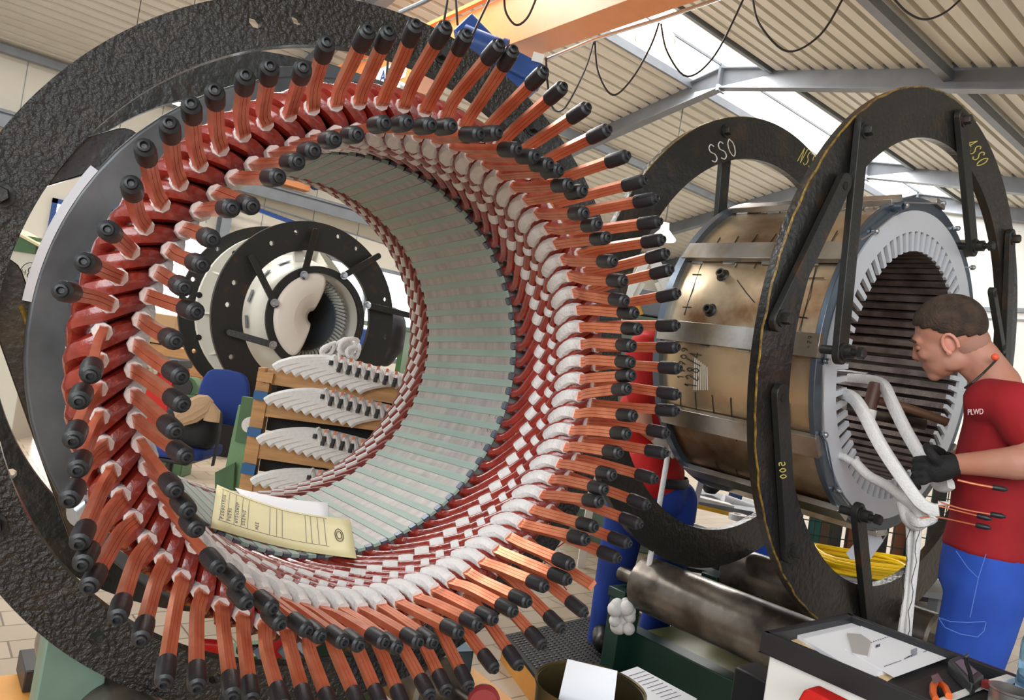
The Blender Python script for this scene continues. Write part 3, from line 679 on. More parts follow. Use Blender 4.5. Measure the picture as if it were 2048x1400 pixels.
# blue lower trolley frame, pulley, ropes
obj('pulley',MB().cyl(px(790,180,8.4),px(790,180,8.4)+Vector((.08,.0,.0)),.11,20),M['white'],ho)
for i,(x0,y0,x1,y1) in enumerate(((895,0,885,60),(912,0,915,50),(978,0,945,70),(773,160,776,120),(800,155,797,105))):
    obj('rope',MB().tube([px(x0,y0,8.3),px(x1,y1,8.3)],.014,6),M['cable'],ho)
# festoon cables
def festoon(name,pts,d,label,r=.013):
    S=smoothpath([tuple(px(x,y,dd)) +(0,) for (x,y),dd in zip(pts,d if isinstance(d,list) else [d]*len(pts))],6)
    return tag(obj(name,MB().tube([s[:3] for s in S],r,6),M['cable']),label,'cable','festoon cables under the crane')
festoon('festoon_cable',[(1008,-10),(1012,25),(1032,50),(1055,35),(1073,-5)],8.0,'black cable loop hanging against the orange girder')
festoon('festoon_cable',[(1187,85),(1170,140),(1130,215),(1105,215),(1095,165),(1092,115)],9,'long black cable loop just right of the blue hoist')
festoon('festoon_cable',[(1190,82),(1197,145),(1225,190),(1262,160),(1300,95),(1318,46)],9,'black cable loop hanging left of the bright pendant lamp')
festoon('festoon_cable',[(1322,48),(1335,105),(1375,153),(1430,110),(1486,0)],9,'black cable loop crossing the skylight beside the lamp')
festoon('festoon_cable',[(1505,-5),(1520,50),(1575,103),(1640,70),(1687,-5)],8.5,'black cable loop against the ribbed roof above the near rafter')
festoon('festoon_cable',[(1785,-5),(1815,25),(1850,39),(1890,25),(1925,-5)],8.5,'black cable loop at the top right corner of the roof')
tag(obj('conduit_pipe',MB().tube([px(1095,118,9),px(1190,78,8.7),px(1320,38,8.3),px(1430,0,8.0),px(1500,-25,7.9)],.022,8),M['steel']),'thin metal conduit running along the lower edge of the girder','pipe')
tag(obj('conduit_pipe',MB().tube([px(800,25,9.5),px(845,5,9.3),px(870,-8,9.2)],.03,8),M['galv']),'short grey pipe above the black ring left of the girder','pipe')
# lamps
def lamp(x,y,d,r,label,shade=False):
    p=px(x,y,d); t=thing('pendant_lamp',p,label,'lamp','round hall lamps')
    obj('lamp_shade',MB().lathe(p,(0,0,1),[(r,0),(r*.95,.05*r/.3),(r*.35,.25*r/.3),(r*.3,.4*r/.3),(0,.42*r/.3)],28),M['white'],t)
    e=mat('lamp_glow',(255,244,205),.5,emit=(255,240,200),es=3.5)
    obj('bulb',MB().lathe(p-Vector((0,0,.005)),(0,0,1),[(r*.93,0),(0,-.02)],24),e,t)
    obj('cord',MB().tube([p+Vector((0,0,.4*r/.3)),Vector((p.x,p.y,roofz(p.y)+.06))],.012,6),M['cable'],t)
    return t
lamp(1310,80,12.0,.33,'large lit pendant lamp hanging in front of the skylight')
lamp(1326,480,15.0,.26,'small lit pendant lamp seen left of the bare stator')
for q,d_,lb in (((356,207),12,'lit lamp glimpsed between the black rings at upper left'),((233,296),12,'lit lamp strip beside the edge of the grey plate')):
    p=px(*q,d_); t=thing('strip_lamp',p,lb,'lamp'); obj('housing',MB().box(p+Vector((0,0,.06)),.5,.16,.1),M['galv'],t); obj('tube_light',MB().box(p,.46,.12,.04),mat('lamp_glow',(255,246,215),.5,emit=(255,244,210),es=4),t)
    obj('suspension_wire',MB().tube([p+Vector((0,0,.08)),Vector((p.x,p.y,roofz(p.y)))],.006,6),M['cable'],t)
# wall pipes near the rail
tag(obj('wall_pipe',MB().tube([(5.0,16.0,3.78),(6.6,16.0,3.62),(7.4,16.0,3.58)],.05,8),M['bluepaint']),'blue pipe running along the side wall under the crane rail','pipe')
tag(obj('wall_pipe',MB().tube([(3.0,16.2,4.0),(9,16.2,3.7)],.02,8),M['galv']),'thin grey pipe above the blue pipe on the side wall','pipe')
# ---------------------------------------------------------------- stator in the background
FB=Frame(tuple(Vector(((617-1024)/FPX,(637-700)/FPX,1))*5.3),(-250,560)); HB=.62
BS=thing('stator',FB.o,'white painted stator between two black rings in the background','stator')
g1=[polar(FB,*q,0,(0,0))+(.018,) for q in ((586,466),(680,465),(540,486),(471,562),(453,611),(800,590),(804,680),(461,716),(487,766),(720,484))]
q1=obj('support_ring',holed_ring(FB,.485,.69,-.02,.01,g1,(0,0),seg=96),M['bmetal'],BS); q1['label']='front black ring'
q2=obj('support_ring',holed_ring(FB,.485,.69,HB+.05,HB+.08,[polar(FB,*q,HB+.05,(0,0))+(.018,) for q in ((431,487),(370,547),(354,588),(378,711))],(0,0),seg=96),M['bmetal'],BS)
M['cream']=mat('cream_white_paint',(222,220,208),.35,var=.05,vs_=2)
obj('housing',MB().lathe(FB.o,FB.n,[(.36,-.10),(.40,.0),(.43,.2),(.46,.3),(.46,HB-.02),(.40,HB-.02),(.40,.3),(.34,.0),(.33,-.10)],64,ref=FB.e1,closed=True),M['cream'],BS)
obj('housing_flange',MB().lathe(FB.o,FB.n,[(.44,.50),(.62,.50),(.62,.54),(.44,.54)],64,ref=FB.e1,closed=True),M['cream'],BS)
for q in ((398,590),(397,675),(470,507)):
    p=FB.pix(*q,.498); obj('bolt_hole',MB().lathe(p,-FB.n,[(.022,0),(.022,.003),(0,.003)],14),M['dark'],BS)
for a in range(150,330,30): obj('stiffener',MB().prism([FB.p(a,.46,.20),FB.p(a,.60,.50),FB.p(a,.46,.50)],FB.rad(a+90)*.012),M['cream'],BS)
obj('small_ring',MB().lathe(FB.o,FB.n,[(.325,-.14),(.372,-.14),(.372,-.12),(.325,-.12)],64,ref=FB.e1,closed=True),M['bmetal'],BS)
for p1,p2 in (((505,518),(549,606)),((463,666),(546,690)),((630,465),(608,550)),((755,513),(688,551)),((815,630),(735,610))):
    s=strut(FB,BS,p1,-.06,p2,-.15,.045,.015,M['bmetal'],ext=.01); b=MB(); hexbolt(b,FB.pix(*p2,-.16),-FB.n,.02,.02); obj('bolt',b,M['steel'],s)
for a in (175,200,225,248): obj('vent_slot',MB().hexa([FB.p(a+da,r_,h_) for h_ in (.06,.10) for da,r_ in ((-6,.42),(6,.42),(6,.424),(-6,.424))]),M['galv'],BS)
cb=MB().lathe(FB.o,FB.n,[(.235,.05),(.235,.55),(.30,.55),(.30,.05)],64,ref=FB.e1,closed=True); obj('core',cb,mat('blue_grey_bore',(120,132,152),.35,.5,bump=.5,bs=60,col2=(150,138,96),vs_=2),BS)
for k in range(60):
    a=k*6; P=[FB.p(a,.245,.04),FB.p(a+2,.25,.0),FB.p(a+5,.27,-.03),FB.p(a+8,.30,.0),FB.p(a+9,.31,.05)]
    obj('coil_end',MB().tube(P,.0105,6),mat('grey_coil_end',(172,172,166),.5) if k==0 else bpy.data.materials['grey_coil_end'],BS)
obj('far_cover',MB().lathe(FB.o+FB.n*.56,FB.n,[(.30,0),(.30,.01),(0,.01)],40),M['dark'],BS)  # added dark disc closing the bore so its depth looks shaded
sheet=MB()
# sheet of white film curling out of the bore
rows=[]
for i in range(9):
    t=i/8; a=118+t*165
    A_=FB.p(a,.325,-.135); T_=FB.p(350,.03,-.04)+FB.rad(a)*.05
    rows.append([A_,A_.lerp(T_,.5)-FB.n*(.03+.05*math.sin(t*math.pi)),T_+FB.n*.04*t])
vv=[v for r_ in rows for v in r_]; ff=[]
for i in range(8):
    for j in range(2): ff.append((i*3+j,i*3+j+1,i*3+j+4,i*3+j+3))
sh=obj('film_sheet',MB().add(vv,ff),mat('white_film',(236,226,214),.45),BS,sub=2); sm=sh.modifiers.new('solid','SOLIDIFY'); sm.thickness=.003
obj('lifting_eye',MB().lathe(FB.p(262,.52,.05),FB.n,[(.03,0),(.05,0),(.05,.03),(.03,.03)],20,closed=True).bar(FB.p(262,.40,.065),FB.p(262,.50,.065),.07,.03,FB.n),M['cream'],BS)
# ---------------------------------------------------------------- wooden rack of taped coils
def rk(x,y,d=3.9): return px(x,y,d)
rack=thing('wooden_rack',rk(500,990),'pine rack with blue marked posts holding stacked white taped coils','rack')
bl=mat('blue_marking',(44,92,140),.6)
obj('post',MB().bar(rk(529,765),rk(490,1000),.07,.05,FH),M['wood'],rack)
obj('post',MB().bar(rk(895,825,4.3),rk(862,1010,4.3),.07,.05,FH),M['wood'],rack)
obj('post_head',MB().bar(rk(527,735),rk(524,765),.035,.05,FH).bar(rk(517,752,3.88),rk(548,757,3.88),.045,.05,UP),M['wood'],rack)
for (a,b) in (((524,783),(521,800)),((511,856),(508,873)),((500,928),(496,948))):
    obj('blue_marking',MB().bar(rk(*a,3.86),rk(*b,3.86),.072,.03,FH),bl,rack)
levels=[((546,752),(800,792),737),((527,815),(800,850),804),((512,898),(780,938),883),((500,982),(700,1012),965)]
for i,(a,b,yy) in enumerate(levels):
    A=rk(*a);B=rk(*b)
    obj('shelf_board',MB().bar(A,B,.03,.088,UP),M['wood'],rack)
    obj('shelf_board',MB().bar(A+FH*.55,B+FH*.55,.03,.072,UP),M['wood'],rack)
    obj('shelf_end',MB().bar(A-FH*.01,A+FH*.57,.05,.06,UP),M['wood'],rack)
    obj('dark_filling',MB().hexa([A+UP*-.04+FH*.1,B+UP*-.04+FH*.1,B+UP*-.04+FH*.5,A+UP*-.04+FH*.5]+[q-UP*.13 for q in (A+FH*.1,B+FH*.1,B+FH*.5,A+FH*.5)]),M['dark'],rack)  # dark block added to keep the gap beneath each deck dark
    obj('shelf_deck',MB().hexa([A+UP*.03,B+UP*.03,B+UP*.03+FH*.55,A+UP*.03+FH*.55]+[q+UP*.008 for q in (A+UP*.03,B+UP*.03,B+UP*.03+FH*.55,A+UP*.03+FH*.55)]),M['galv'],rack)
def taped_coil(x0,y0,d,s,lab,grp):
    o0=px(x0,y0,d); t=thing('taped_coil',o0,lab,'coil',grp)
    pts=[(0,0,0,0),(.035,0,.028,0),(.12,0,.062,0),(.22,.02,.082,0),(.32,.05,.083,0),(.42,.10,.07,0),(.55,.17,.04,0),(.68,.23,-.01,0)]
    S=smoothpath(pts,3); P=[o0+(RH*p[0]+FH*p[1]+UP*p[2])*s for p in S]
    obj('coil_body',MB().sweep(P,rrect(.034,.05,.35,1),ups=UP,scale=[.9+.02*(i%2)+.1 for i in range(len(P))]),M['tape'],t)
    # nose at the near end and two copper tails
    q=P[11]
    for dx,dz in ((0,.0),(.045,-.03)):
        e=q+RH*dx-FH*.03; obj('copper_tail',MB().bar(e+UP*.03,e+UP*dz-FH*.03,.012,.008,FH),M['copper'] if dx else M['tape'],t); obj('end_cap',MB().cyl(e+UP*dz-FH*.03,e+UP*(dz-.022)-FH*.035,.011,8),M['rubber'],t)
    obj('coil_nose',MB().sweep([q+UP*.02,q-FH*.045+UP*.0+RH*.01,q-FH*.05-UP*.03+RH*.03,q-FH*.01-UP*.05+RH*.055],rrect(.03,.03,.4,1),ups=RH),M['tape'],t)
    return t
for li,(a,b,yy) in enumerate(levels):
    base=taped_coil(a[0]+(6 if li else 4),yy+ (0),3.82,1.0,'first taped coil from the left in the %s fan on the rack'%(('topmost','second highest','third highest','lowest')[li]),'taped coils fanned on the %s board of the rack'%(('top','second','third','bottom')[li]))
    for k in range(1,10):
        c_=dup(base,RH*(.048*k)+UP*(-.0058*k+.001)+FH*(.004*k),label='%s taped coil from the left in the %s fan on the rack'%(('second','third','fourth','fifth','sixth','seventh','eighth','ninth','tenth')[k-1],('topmost','second highest','third highest','lowest')[li]))
# heap of rope on the top fan
rp=MB(); random.seed(3)
for i in range(8):
    c0=px(672+random.uniform(-34,34),700+random.uniform(-14,6),3.9)+FH*random.uniform(0,.12); r_=random.uniform(.03,.055); ax=Vector((random.uniform(-1,1),random.uniform(-1,1),random.uniform(-.4,1))).normalized(); u_=ax.orthogonal().normalized(); v_=ax.cross(u_)
    rp.tube([c0+u_*r_*math.cos(j*.5)+v_*r_*.7*math.sin(j*.5)+ax*.01*math.sin(j*.9) for j in range(14)],.011,7)
tag(obj('rope_heap',rp,M['tape'],bevel=0),'tangled heap of white cord on the top fan of coils','rope',kind='stuff')
# ---------------------------------------------------------------- office chair with bag and cap
ch=thing('office_chair',px(350,950,4.7),'blue upholstered office chair with a black bag on the seat','chair')
bf=mat('blue_upholstery',(32,58,132),.8,bump=.1,bs=200)
bk=MB(); c0=px(447,800,4.75); 
bk.sweep([c0-RH*.0-UP*.16,c0-UP*.12,c0,c0+UP*.14,c0+UP*.2],rrect(.06,.34,.4,3),ups=RH,scale=[.75,.95,1,.9,.6]); obj('backrest',bk,bf,ch,sub=1)
s0=px(345,893,4.55); obj('seat',MB().sweep([s0-RH*.27,s0-RH*.22,s0,s0+RH*.22,s0+RH*.26],rrect(.46,.08,.45,3),ups=UP,scale=[.7,.95,1,.95,.75]),bf,ch,sub=1)
obj('seat_shell',MB().box(s0-UP*.055,.36,.36,.03,Matrix((RH,FH,UP)).transposed()),M['rubber'],ch,bevel=.01)
obj('gas_column',MB().cyl(s0-UP*.05,s0-UP*.33,.025,12),M['rubber'],ch)
for i in range(5):
    a=i*1.2566+.3; e=s0-UP*.33+(RH*math.cos(a)+FH*math.sin(a))*.28; e.z=.06
    l=obj('leg',MB().tube([s0-UP*.32,e],.018,8),M['rubber'],ch); obj('castor',MB().sphere((e.x,e.y,.03),.03,seg=10,rings=6),M['rubber'],l)
bag=thing('backpack',px(390,900,4.48),'black backpack slumped on the blue office chair','bag'); blk=mat('black_nylon',(24,24,28),.75,bump=.25,bs=14)
bg_=MB(); c0=px(385,845,4.48); bg_.sweep([c0-UP*.13-RH*.02,c0-UP*.08,c0+UP*.03,c0+UP*.11,c0+UP*.14],rrect(.24,.36,.45,3),ups=RH,scale=[.75,1,.95,.75,.4]); obj('bag_body',bg_,blk,bag,sub=1)
obj('strap',MB().sweep([c0+RH*.17+UP*.08,c0+RH*.21-UP*.02-FH*.1,c0+RH*.20-UP*.22-FH*.1],rrect(.04,.006,.2,1),ups=RH),blk,bag)
cap_=MB(); c0=px(400,822,4.3)
kn=mat('ribbed_tan_knit',(190,156,124),.85,bump=.6,bs=90,stretch=(3,3,.4))
cap_.sweep([c0-RH*.12-UP*.06,c0-RH*.05-UP*.01,c0+RH*.02+UP*.045,c0+RH*.05+UP*.08],[(.07*math.cos(i*math.pi/12)*(1+.06*(i%2)),.03*math.sin(i*math.pi/12)*(1+.2*(i%2))) for i in range(24)],ups=-fw,scale=[.75,1,.9,.35]); 
cap_.sweep([c0+RH*.035+UP*.06,c0+RH*.075-UP*.0,c0+RH*.075-UP*.05],[(.045*math.cos(i*math.pi/12)*(1+.06*(i%2)),.02*math.sin(i*math.pi/12)) for i in range(24)],ups=-fw,scale=[.5,1,1]); tag(obj('knit_cap',cap_,kn),'tan ribbed knit cap lying on the black backpack','cap')
# red bin with sign
rb=thing('red_bin',px(315,900,6.0),'tall red bin with white stickers behind the office chair','bin')
b0=px(300,900,6.0); b0.z=0; Mx=Matrix((RH,FH,UP)).transposed(); top=px(312,700,6.0).z
obj('bin_body',MB().hexa([b0+RH*x*.9+FH*y for x,y in ((-.14,-.12),(.14,-.12),(.14,.12),(-.14,.12))]+[b0+RH*x+FH*y+UP*(top-.12) for x,y in ((-.16,-.14),(.16,-.14),(.16,.14),(-.16,.14))]),M['red2'],rb,bevel=.01)
obj('bin_lid',MB().box(b0+UP*(top-.08),.34,.30,.07,Mx),M['rubber'],rb,bevel=.01)
obj('sticker',MB().box(px(292,768,5.83),.15,.004,.05,Mx),M['paper'],rb); text('sticker_text','KACKE',px(292,768,5.81),RH,UP,.045,M['marker'],rb)
obj('sticker',MB().box(px(300,735,5.83),.14,.004,.09,Mx),mat('worn_sticker',(214,196,176),.6,col2=(90,70,60),vs_=40),rb)
# stack of timber and pallets behind
for i,(x,y,wd,hh,lab) in enumerate(((390,780,1.0,.14,'pale timber pallet lowest in the stack behind the bin'),(385,742,1.05,.12,'round timber beam on the pallet behind the bin'),(370,700,1.1,.13,'brown crate under the cardboard behind the bin'),(330,640,.5,.28,'tan cardboard box on top of the stack behind the bin'))):
    p=px(x,y,7.3); p.z=(.63,.76,.885,1.10)[i]; tag(obj(('pallet','timber','crate','cardboard_box')[i],MB().box(p,wd,.6,hh,Mx),M['wood'] if i<3 else mat('cardboard',(186,150,110),.8),bevel=.006),lab,('pallet','timber','crate','box')[i])
tag(obj('storage_table',MB().box((px(385,800,7.3).x,px(385,800,7.3).y,.28),1.3,.7,.56,Mx),M['dark']),'dark base carrying the timber stack behind the bin','table')
# green roller machine beside the chair
gm=thing('bench_grinder',px(385,800,5.9),'green machine with a round wheel behind the office chair','machine')
q=px(380,775,5.9); obj('wheel_housing',MB().cyl(q-FH*.06,q+FH*.06,.085,28),M['green'],gm); obj('wheel',MB().cyl(q-FH*.07-RH*.03,q+FH*.05-RH*.03,.075,28),M['rubber'],gm); obj('pedestal',MB().box((q.x,q.y,(q.z-.05)/2),.16,.2,q.z-.05,Mx),M['green'],gm,bevel=.01)
# green upright stand left of the rack
gs=thing('green_stand',px(470,960,4.4),'green steel stand with grey wheel hub left of the pine rack','stand')
A_=px(500,812,4.3);B_=px(462,960,4.3); obj('column',MB().bar(A_,Vector((B_.x,B_.y,.0)),.10,.10,FH),M['mgreen'] if 0 else mat('light_green_paint',(112,148,104),.45,var=.15),gs,bevel=.004)
obj('side_plate',MB().box(px(497,840,4.25),.10,.05,.26,Mx),M['green'],gs); obj('hub',MB().cyl(px(500,850,4.22),px(500,850,4.12),.045,18),M['white'],gs)
F0=px(450,960,4.2); obj('foot_plate',MB().prism([px(430,945,4.2),px(470,925,4.2),px(465,985,4.2),px(430,985,4.2)],FH*.02),M['green'],gs)
obj('base',MB().box((F0.x-.1,F0.y,.05),.5,.3,.1,Mx),mat('pale_green_paint',(150,168,120),.5),gs)
# beige cabinet with round emblem
cb_=thing('machine_cabinet',px(55,560,6.5),'beige cabinet with a round emblem at the far left','cabinet')
q=px(62,552,6.4); obj('cabinet_body',MB().box((q.x,q.y+.0,q.z/2+.1),.26*1.2,.3,q.z+.28-.0,Mx),mat('beige_enamel',(206,202,188),.4,var=.03),cb_,bevel=.006)
f=q-FH*.152; obj('top_panel',MB().box(px(60,492,6.4)-FH*.04,.34,.28,.14,Mx),M['green'],cb_); obj('lid_plate',MB().box(px(66,478,6.3),.34,.3,.02,Matrix((RH,FH,UP)).transposed()@Matrix.Rotation(.35,3,'Y')),mat('cream_lid',(204,190,150),.5),cb_)
e0=px(62,547,6.2); obj('emblem_ring',MB().lathe(e0,-FH,[(.088,0),(.094,0),(.094,.002),(.088,.002)],40,closed=True),M['marker'],cb_)
text('emblem_text','H     C',e0-FH*.001,RH,UP,.06,M['marker'],cb_); m=MB(); 
for r0,z0 in ((.026,.026),(.026,-.018)): m.tube([e0-FH*.002+RH*r0*math.cos(t*.4+.5)+UP*(z0+r0*math.sin(t*.4+.5)) for t in range(13)],.004,5)
obj('emblem_mark',m,M['marker'],cb_)
# far office: green desk, blue box, seated person in dark clothes
dk=thing('green_desk',px(700,660,9.5),'green framed desk with papers seen through the black ring','desk')
q=px(690,640,10.6); obj('desk_top',MB().box(q,2.0,.8,.05,Mx),M['mgreen'],dk); 
for x in (-.9,.9): obj('leg',MB().box(q+RH*x-UP*(q.z/2),.07,.6,q.z,Mx),M['green'],dk)
tag(obj('plastic_crate',MB().box(px(735,682,9.6),.3,.4,.3,Mx),M['bluepaint'],bevel=.02),'blue plastic crate beside the green desk','crate')
# ---------------------------------------------------------------- people
def chain(mb,pts,seg=12,flat=None):
    P=[Vector(p[0]) for p in pts]; R_=[p[1] for p in pts]
    for i in range(len(P)-1):
        n=6; path=[P[i]+(P[i+1]-P[i])*j/n for j in range(n+1)]
        mb.sweep(path,circ(1,seg),scale=[R_[i]+(R_[i+1]-R_[i])*j/n for j in range(n+1)])
    for p,r in zip(P,R_): mb.sphere(p,r,seg=seg,rings=8)
    return mb
def fleshy(name,mb,m,parent,vox=.008,it=4,smooth_f=.5):
    o=obj(name,mb,m,parent)
    r=o.modifiers.new('join','REMESH'); r.mode='VOXEL'; r.voxel_size=vox; r.use_smooth_shade=True
    s=o.modifiers.new('smooth','SMOOTH'); s.iterations=it; s.factor=smooth_f
    return o
skin=mat('skin',(188,136,116),.5,bump=.05,bs=120,col2=(182,122,98),vs_=9,spec=.35)
hairm=mat('short_brown_hair',(46,33,24),.75,bump=.6,bs=160,col2=(74,56,42),vs_=30)
shirt=mat('red_cotton',(164,22,32),.85,bump=.12,bs=16,col2=(140,16,26),vs_=5)
trous=mat('blue_work_cloth',(40,86,190),.8,bump=.2,bs=12,col2=(30,66,158),vs_=4)
glove=mat('black_glove_fabric',(20,20,21),.8,bump=.3,bs=150)
boot=mat('black_leather',(26,24,22),.4)
def LV(v): return Vector(v)
man=thing('person',Vector((2.62,.80,0)),'man in a red t-shirt and blue work trousers bending over the bare stator, black gloves','person')
# head
ear=px(1893,688,2.2)
Xh=((rt*-.93+dn*.36)*.83+fw*.56).normalized(); Zh=(rt*-.36-dn*.93); Zh=(Zh-Xh*Zh.dot(Xh)).normalized(); Yh=Zh.cross(Xh)
HM=Matrix((Xh,Yh,Zh)).transposed()
hd=lambda x,y,z: ear+HM@Vector((x,y-.072,z))
body=MB()
body.sphere(hd(-.018,0,.034),(.096,.077,.085),HM,20,14)
body.sphere(hd(.03,0,-.01),(.062,.064,.075),HM,16,12)      # face mass
body.sphere(hd(.036,0,-.055),(.052,.052,.055),HM,16,12)    # jaw
body.sphere(hd(.066,0,-.094),(.024,.028,.022),HM)          # chin
body.sphere(hd(.072,0,.026),(.020,.052,.018),HM)           # brow ridge
chain(body,[(hd(.084,0,.012),.009),(hd(.100,0,-.026),.012)],10); body.sphere(hd(.092,.012,-.032),.009); body.sphere(hd(.092,-.012,-.032),.009)
body.sphere(hd(.081,0,-.060),(.012,.024,.008),HM); body.sphere(hd(.079,0,-.071),(.012,.021,.008),HM)   # lips
body.sphere(hd(.062,.036,-.018),(.026,.022,.022),HM); body.sphere(hd(.062,-.036,-.018),(.026,.022,.022),HM) # cheeks
body.sphere(hd(.0,.045,-.062),(.038,.016,.03),HM)          # jaw angle
# neck and shoulders under the shirt
nb=px(1992,770,2.22); chain(body,[(hd(-.045,0,-.03),.056),(hd(-.062,0,-.085),.057),(nb,.068)],14)
chain(body,[(hd(-.0,.03,-.05),.022),(nb+(-Xh)*-.02+UP*.0,.03)],10)
sh=px(2030,812,2.08); el=px(2095,925,1.98); wr=px(1912,928,2.10)
chain(body,[(sh,.055),(sh.lerp(el,.5),.052),(el,.043),(el.lerp(wr,.35),.047),(el.lerp(wr,.75),.035),(wr,.029),(wr.lerp(px(1880,935,2.13),.8),.027)],14)
# far arm reaching to the coil, behind the chest
shr=px(2010,800,2.42); elr=px(1960,905,2.44); wrr=px(1900,925,2.36)
chain(body,[(shr,.055),(elr,.043),(wrr,.03)],12)
bd=fleshy('body',body,skin,man,.0065,5)
# ears
for sgn in (1,-1):
    e=MB(); c_=hd(-.004,.072*sgn+ (0 if sgn>0 else .0),-.004) if sgn>0 else hd(-.004,-.072,-.004)
    P=[]; 
    for i in range(13):
        a=math.radians(-70+i*23); P.append(hd(-.010+.019*math.cos(a)*(1.0),sgn*(.074+.010*(1-math.cos(a))*.5),-.002+.031*math.sin(a)))
    e.tube(P,.0048,8); e.sphere(hd(-.006,sgn*.070,-.004),(.015,.006,.024),HM); e.sphere(hd(.002,sgn*.074,-.028),(.008,.005,.009),HM)
    obj('ear',e,mat('ear_skin',(214,148,128),.5,spec=.3),man)
for sgn in (1,-1):
    obj('eye',MB().sphere(hd(.076,.032*sgn,.005),(.0105,.0125,.009),HM),mat('eyelid_skin',(176,118,96),.5),man)
    obj('eyelash',MB().tube([hd(.080,.022*sgn,-.002),hd(.087,.032*sgn,-.004),hd(.079,.042*sgn,-.002)],.0016,6),hairm,man)
    obj('eyebrow',MB().tube([hd(.090,.012*sgn,.030),hd(.092,.030*sgn,.034),hd(.078,.048*sgn,.026)],.0035,6),hairm,man)
obj('nostril',MB().sphere(hd(.096,.008,-.038),.0035,seg=8,rings=6),mat('nostril_shade',(110,58,48),.7),man)
obj('mouth_line',MB().tube([hd(.078,.020,-.065),hd(.092,0,-.0655),hd(.078,-.020,-.065)],.0018,6),mat('lip_line',(128,66,58),.6),man)
# hair: a cap following the skull
hv=MB(); n1,n2=22,44; kk=len(hv.v); ids={}
for i in range(n1+1):
    th=math.pi*i/n1
    for j in range(n2):
        ph=2*math.pi*j/n2; x=math.sin(th)*math.cos(ph); y=math.sin(th)*math.sin(ph); z=math.cos(th)
        # hair line: forehead higher, nape lower
        front=x
        lim=-.34+ .78*max(0,front)**.9+ (-.42*max(0,-front)) + .05*abs(y)
        if z>lim-.0:
            t=.002+.011*max(0,z)+.004*max(0,min(1,(z-lim)*3))
            ids[(i,j)]=len(hv.v); hv.v.append(hd(-.018,0,.034)+HM@Vector((x*(.096+t),y*(.077+t),z*(.085+t))))
for i in range(n1):
    for j in range(n2):
        q=[(i,j),(i+1,j),(i+1,(j+1)%n2),(i,(j+1)%n2)]
        if all(c in ids for c in q): hv.f.append([ids[c] for c in q])
obj('hair_stubble',MB().sphere(hd(-.048,0,-.024),(.0600,.0605,.058),HM,20,14),mat('stubble_skin',(166,122,104),.8,bump=.2,bs=300),man)
ho_=obj('hair',hv,hairm,man); so=ho_.modifiers.new('solid','SOLIDIFY'); so.thickness=.008; so.offset=-1; ss=ho_.modifiers.new('sub','SUBSURF'); ss.levels=1; ss.render_levels=1
# shirt
ts=MB()
ch1=px(2022,865,2.24); ch2=px(2005,960,2.24); wa=px(1995,1050,2.24); hm=px(1985,1100,2.24)
BX=Xh-UP*Xh.dot(UP); BX.normalize(); BY=UP.cross(BX); BM=Matrix((BX,BY,UP)).transposed()
cpts=[(nb+UP*.0-BX*.01,.075,.085),(nb-UP*.045-BX*.02,.10,.17),(ch1+UP*.02,.125,.20),(ch1.lerp(ch2,.5),.132,.195),(ch2,.13,.182),(wa,.128,.172),(hm-UP*.01,.135,.178)]
def torso(mb,cpts,seg=28):
    k0=len(mb.v)
    for c,rx,ry in cpts:
        for j in range(seg):
            a=2*math.pi*j/seg; mb.v.append(c+BX*rx*math.cos(a)+BY*ry*math.sin(a))
    for i in range(len(cpts)-1):
        for j in range(seg): mb.f.append([k0+i*seg+j,k0+i*seg+(j+1)%seg,k0+(i+1)*seg+(j+1)%seg,k0+(i+1)*seg+j])
    mb.f.append([k0+j for j in range(seg)][::-1]); mb.f.append([k0+(len(cpts)-1)*seg+j for j in range(seg)])
torso(ts,cpts)
chain(ts,[(nb-UP*.055+BY*.08,.07),(sh,.070),(sh.lerp(el,.42),.068)],14); chain(ts,[(nb-UP*.055-BY*.08,.07),(shr,.068),(shr.lerp(elr,.45),.064)],12)
fleshy('t_shirt',ts,shirt,man,.009,6)
# fold ridges and logo
q=px(1931,826,2.03)
text('shirt_logo','PLWD',px(1951,824,2.025),rt*.8+fw*.3,-dn,.022,mat('pale_print',(226,196,196),.8),man)
# lanyard
lp=[px(1996,716,2.16),px(1985,728,2.13),px(1965,748,2.10),px(1945,765,2.11),px(1930,776,2.14)]
obj('lanyard',MB().tube(lp,.0035,6),M['cable'],man); obj('lanyard_stopper',MB().sphere(px(1990,714,2.13),.010),mat('orange_plastic',(240,90,60),.4),man)
# trousers
pv=px(1985,1120,2.24); tr_=MB()
torso(tr_,[(hm+UP*.03,.128,.170),(pv,.135,.178),(pv-UP*.10,.135,.178)])
for s_y in (.085,-.085):
    hip=pv-UP*.08+BY*s_y; kn_=Vector((hip.x,hip.y,.50))+BX*.03+BY*s_y*.25; an=Vector((hip.x,hip.y,.10))+BY*s_y*.5
    chain(tr_,[(hip,.105),(hip.lerp(kn_,.5),.095),(kn_,.078),(kn_.lerp(an,.5),.075),(an,.068)],16)
fleshy('trousers',tr_,trous,man,.011,6)
for s_y in (.085,-.085):
    hip=pv-UP*.08+BY*s_y; an=Vector((hip.x,hip.y,.06))+BY*s_y*.5
    b_=MB(); chain(b_,[(an+UP*.05,.055),(an,.05),(an+BX*.10-UP*.01,.045),(an+BX*.17-UP*.02,.038)],12); fleshy('boot',b_,boot,man,.01,3)
pk=MB(); pk.tube([px(1877,1235,2.11),px(1900,1243,2.08),px(1935,1245,2.06),px(1970,1243,2.06)],.0013,6); pk.tube([px(1878,1237,2.11),px(1890,1255,2.08),px(1920,1268,2.06),px(1955,1274,2.06),px(1968,1262,2.06),px(1972,1245,2.06)],.0013,6); pk.tube([px(1912,1102,2.09),px(1935,1135,2.06),px(1955,1155,2.055)],.0011,6); pk.tube([px(1972,1108,2.07),px(1957,1155,2.055),px(1940,1235,2.05)],.0011,6)
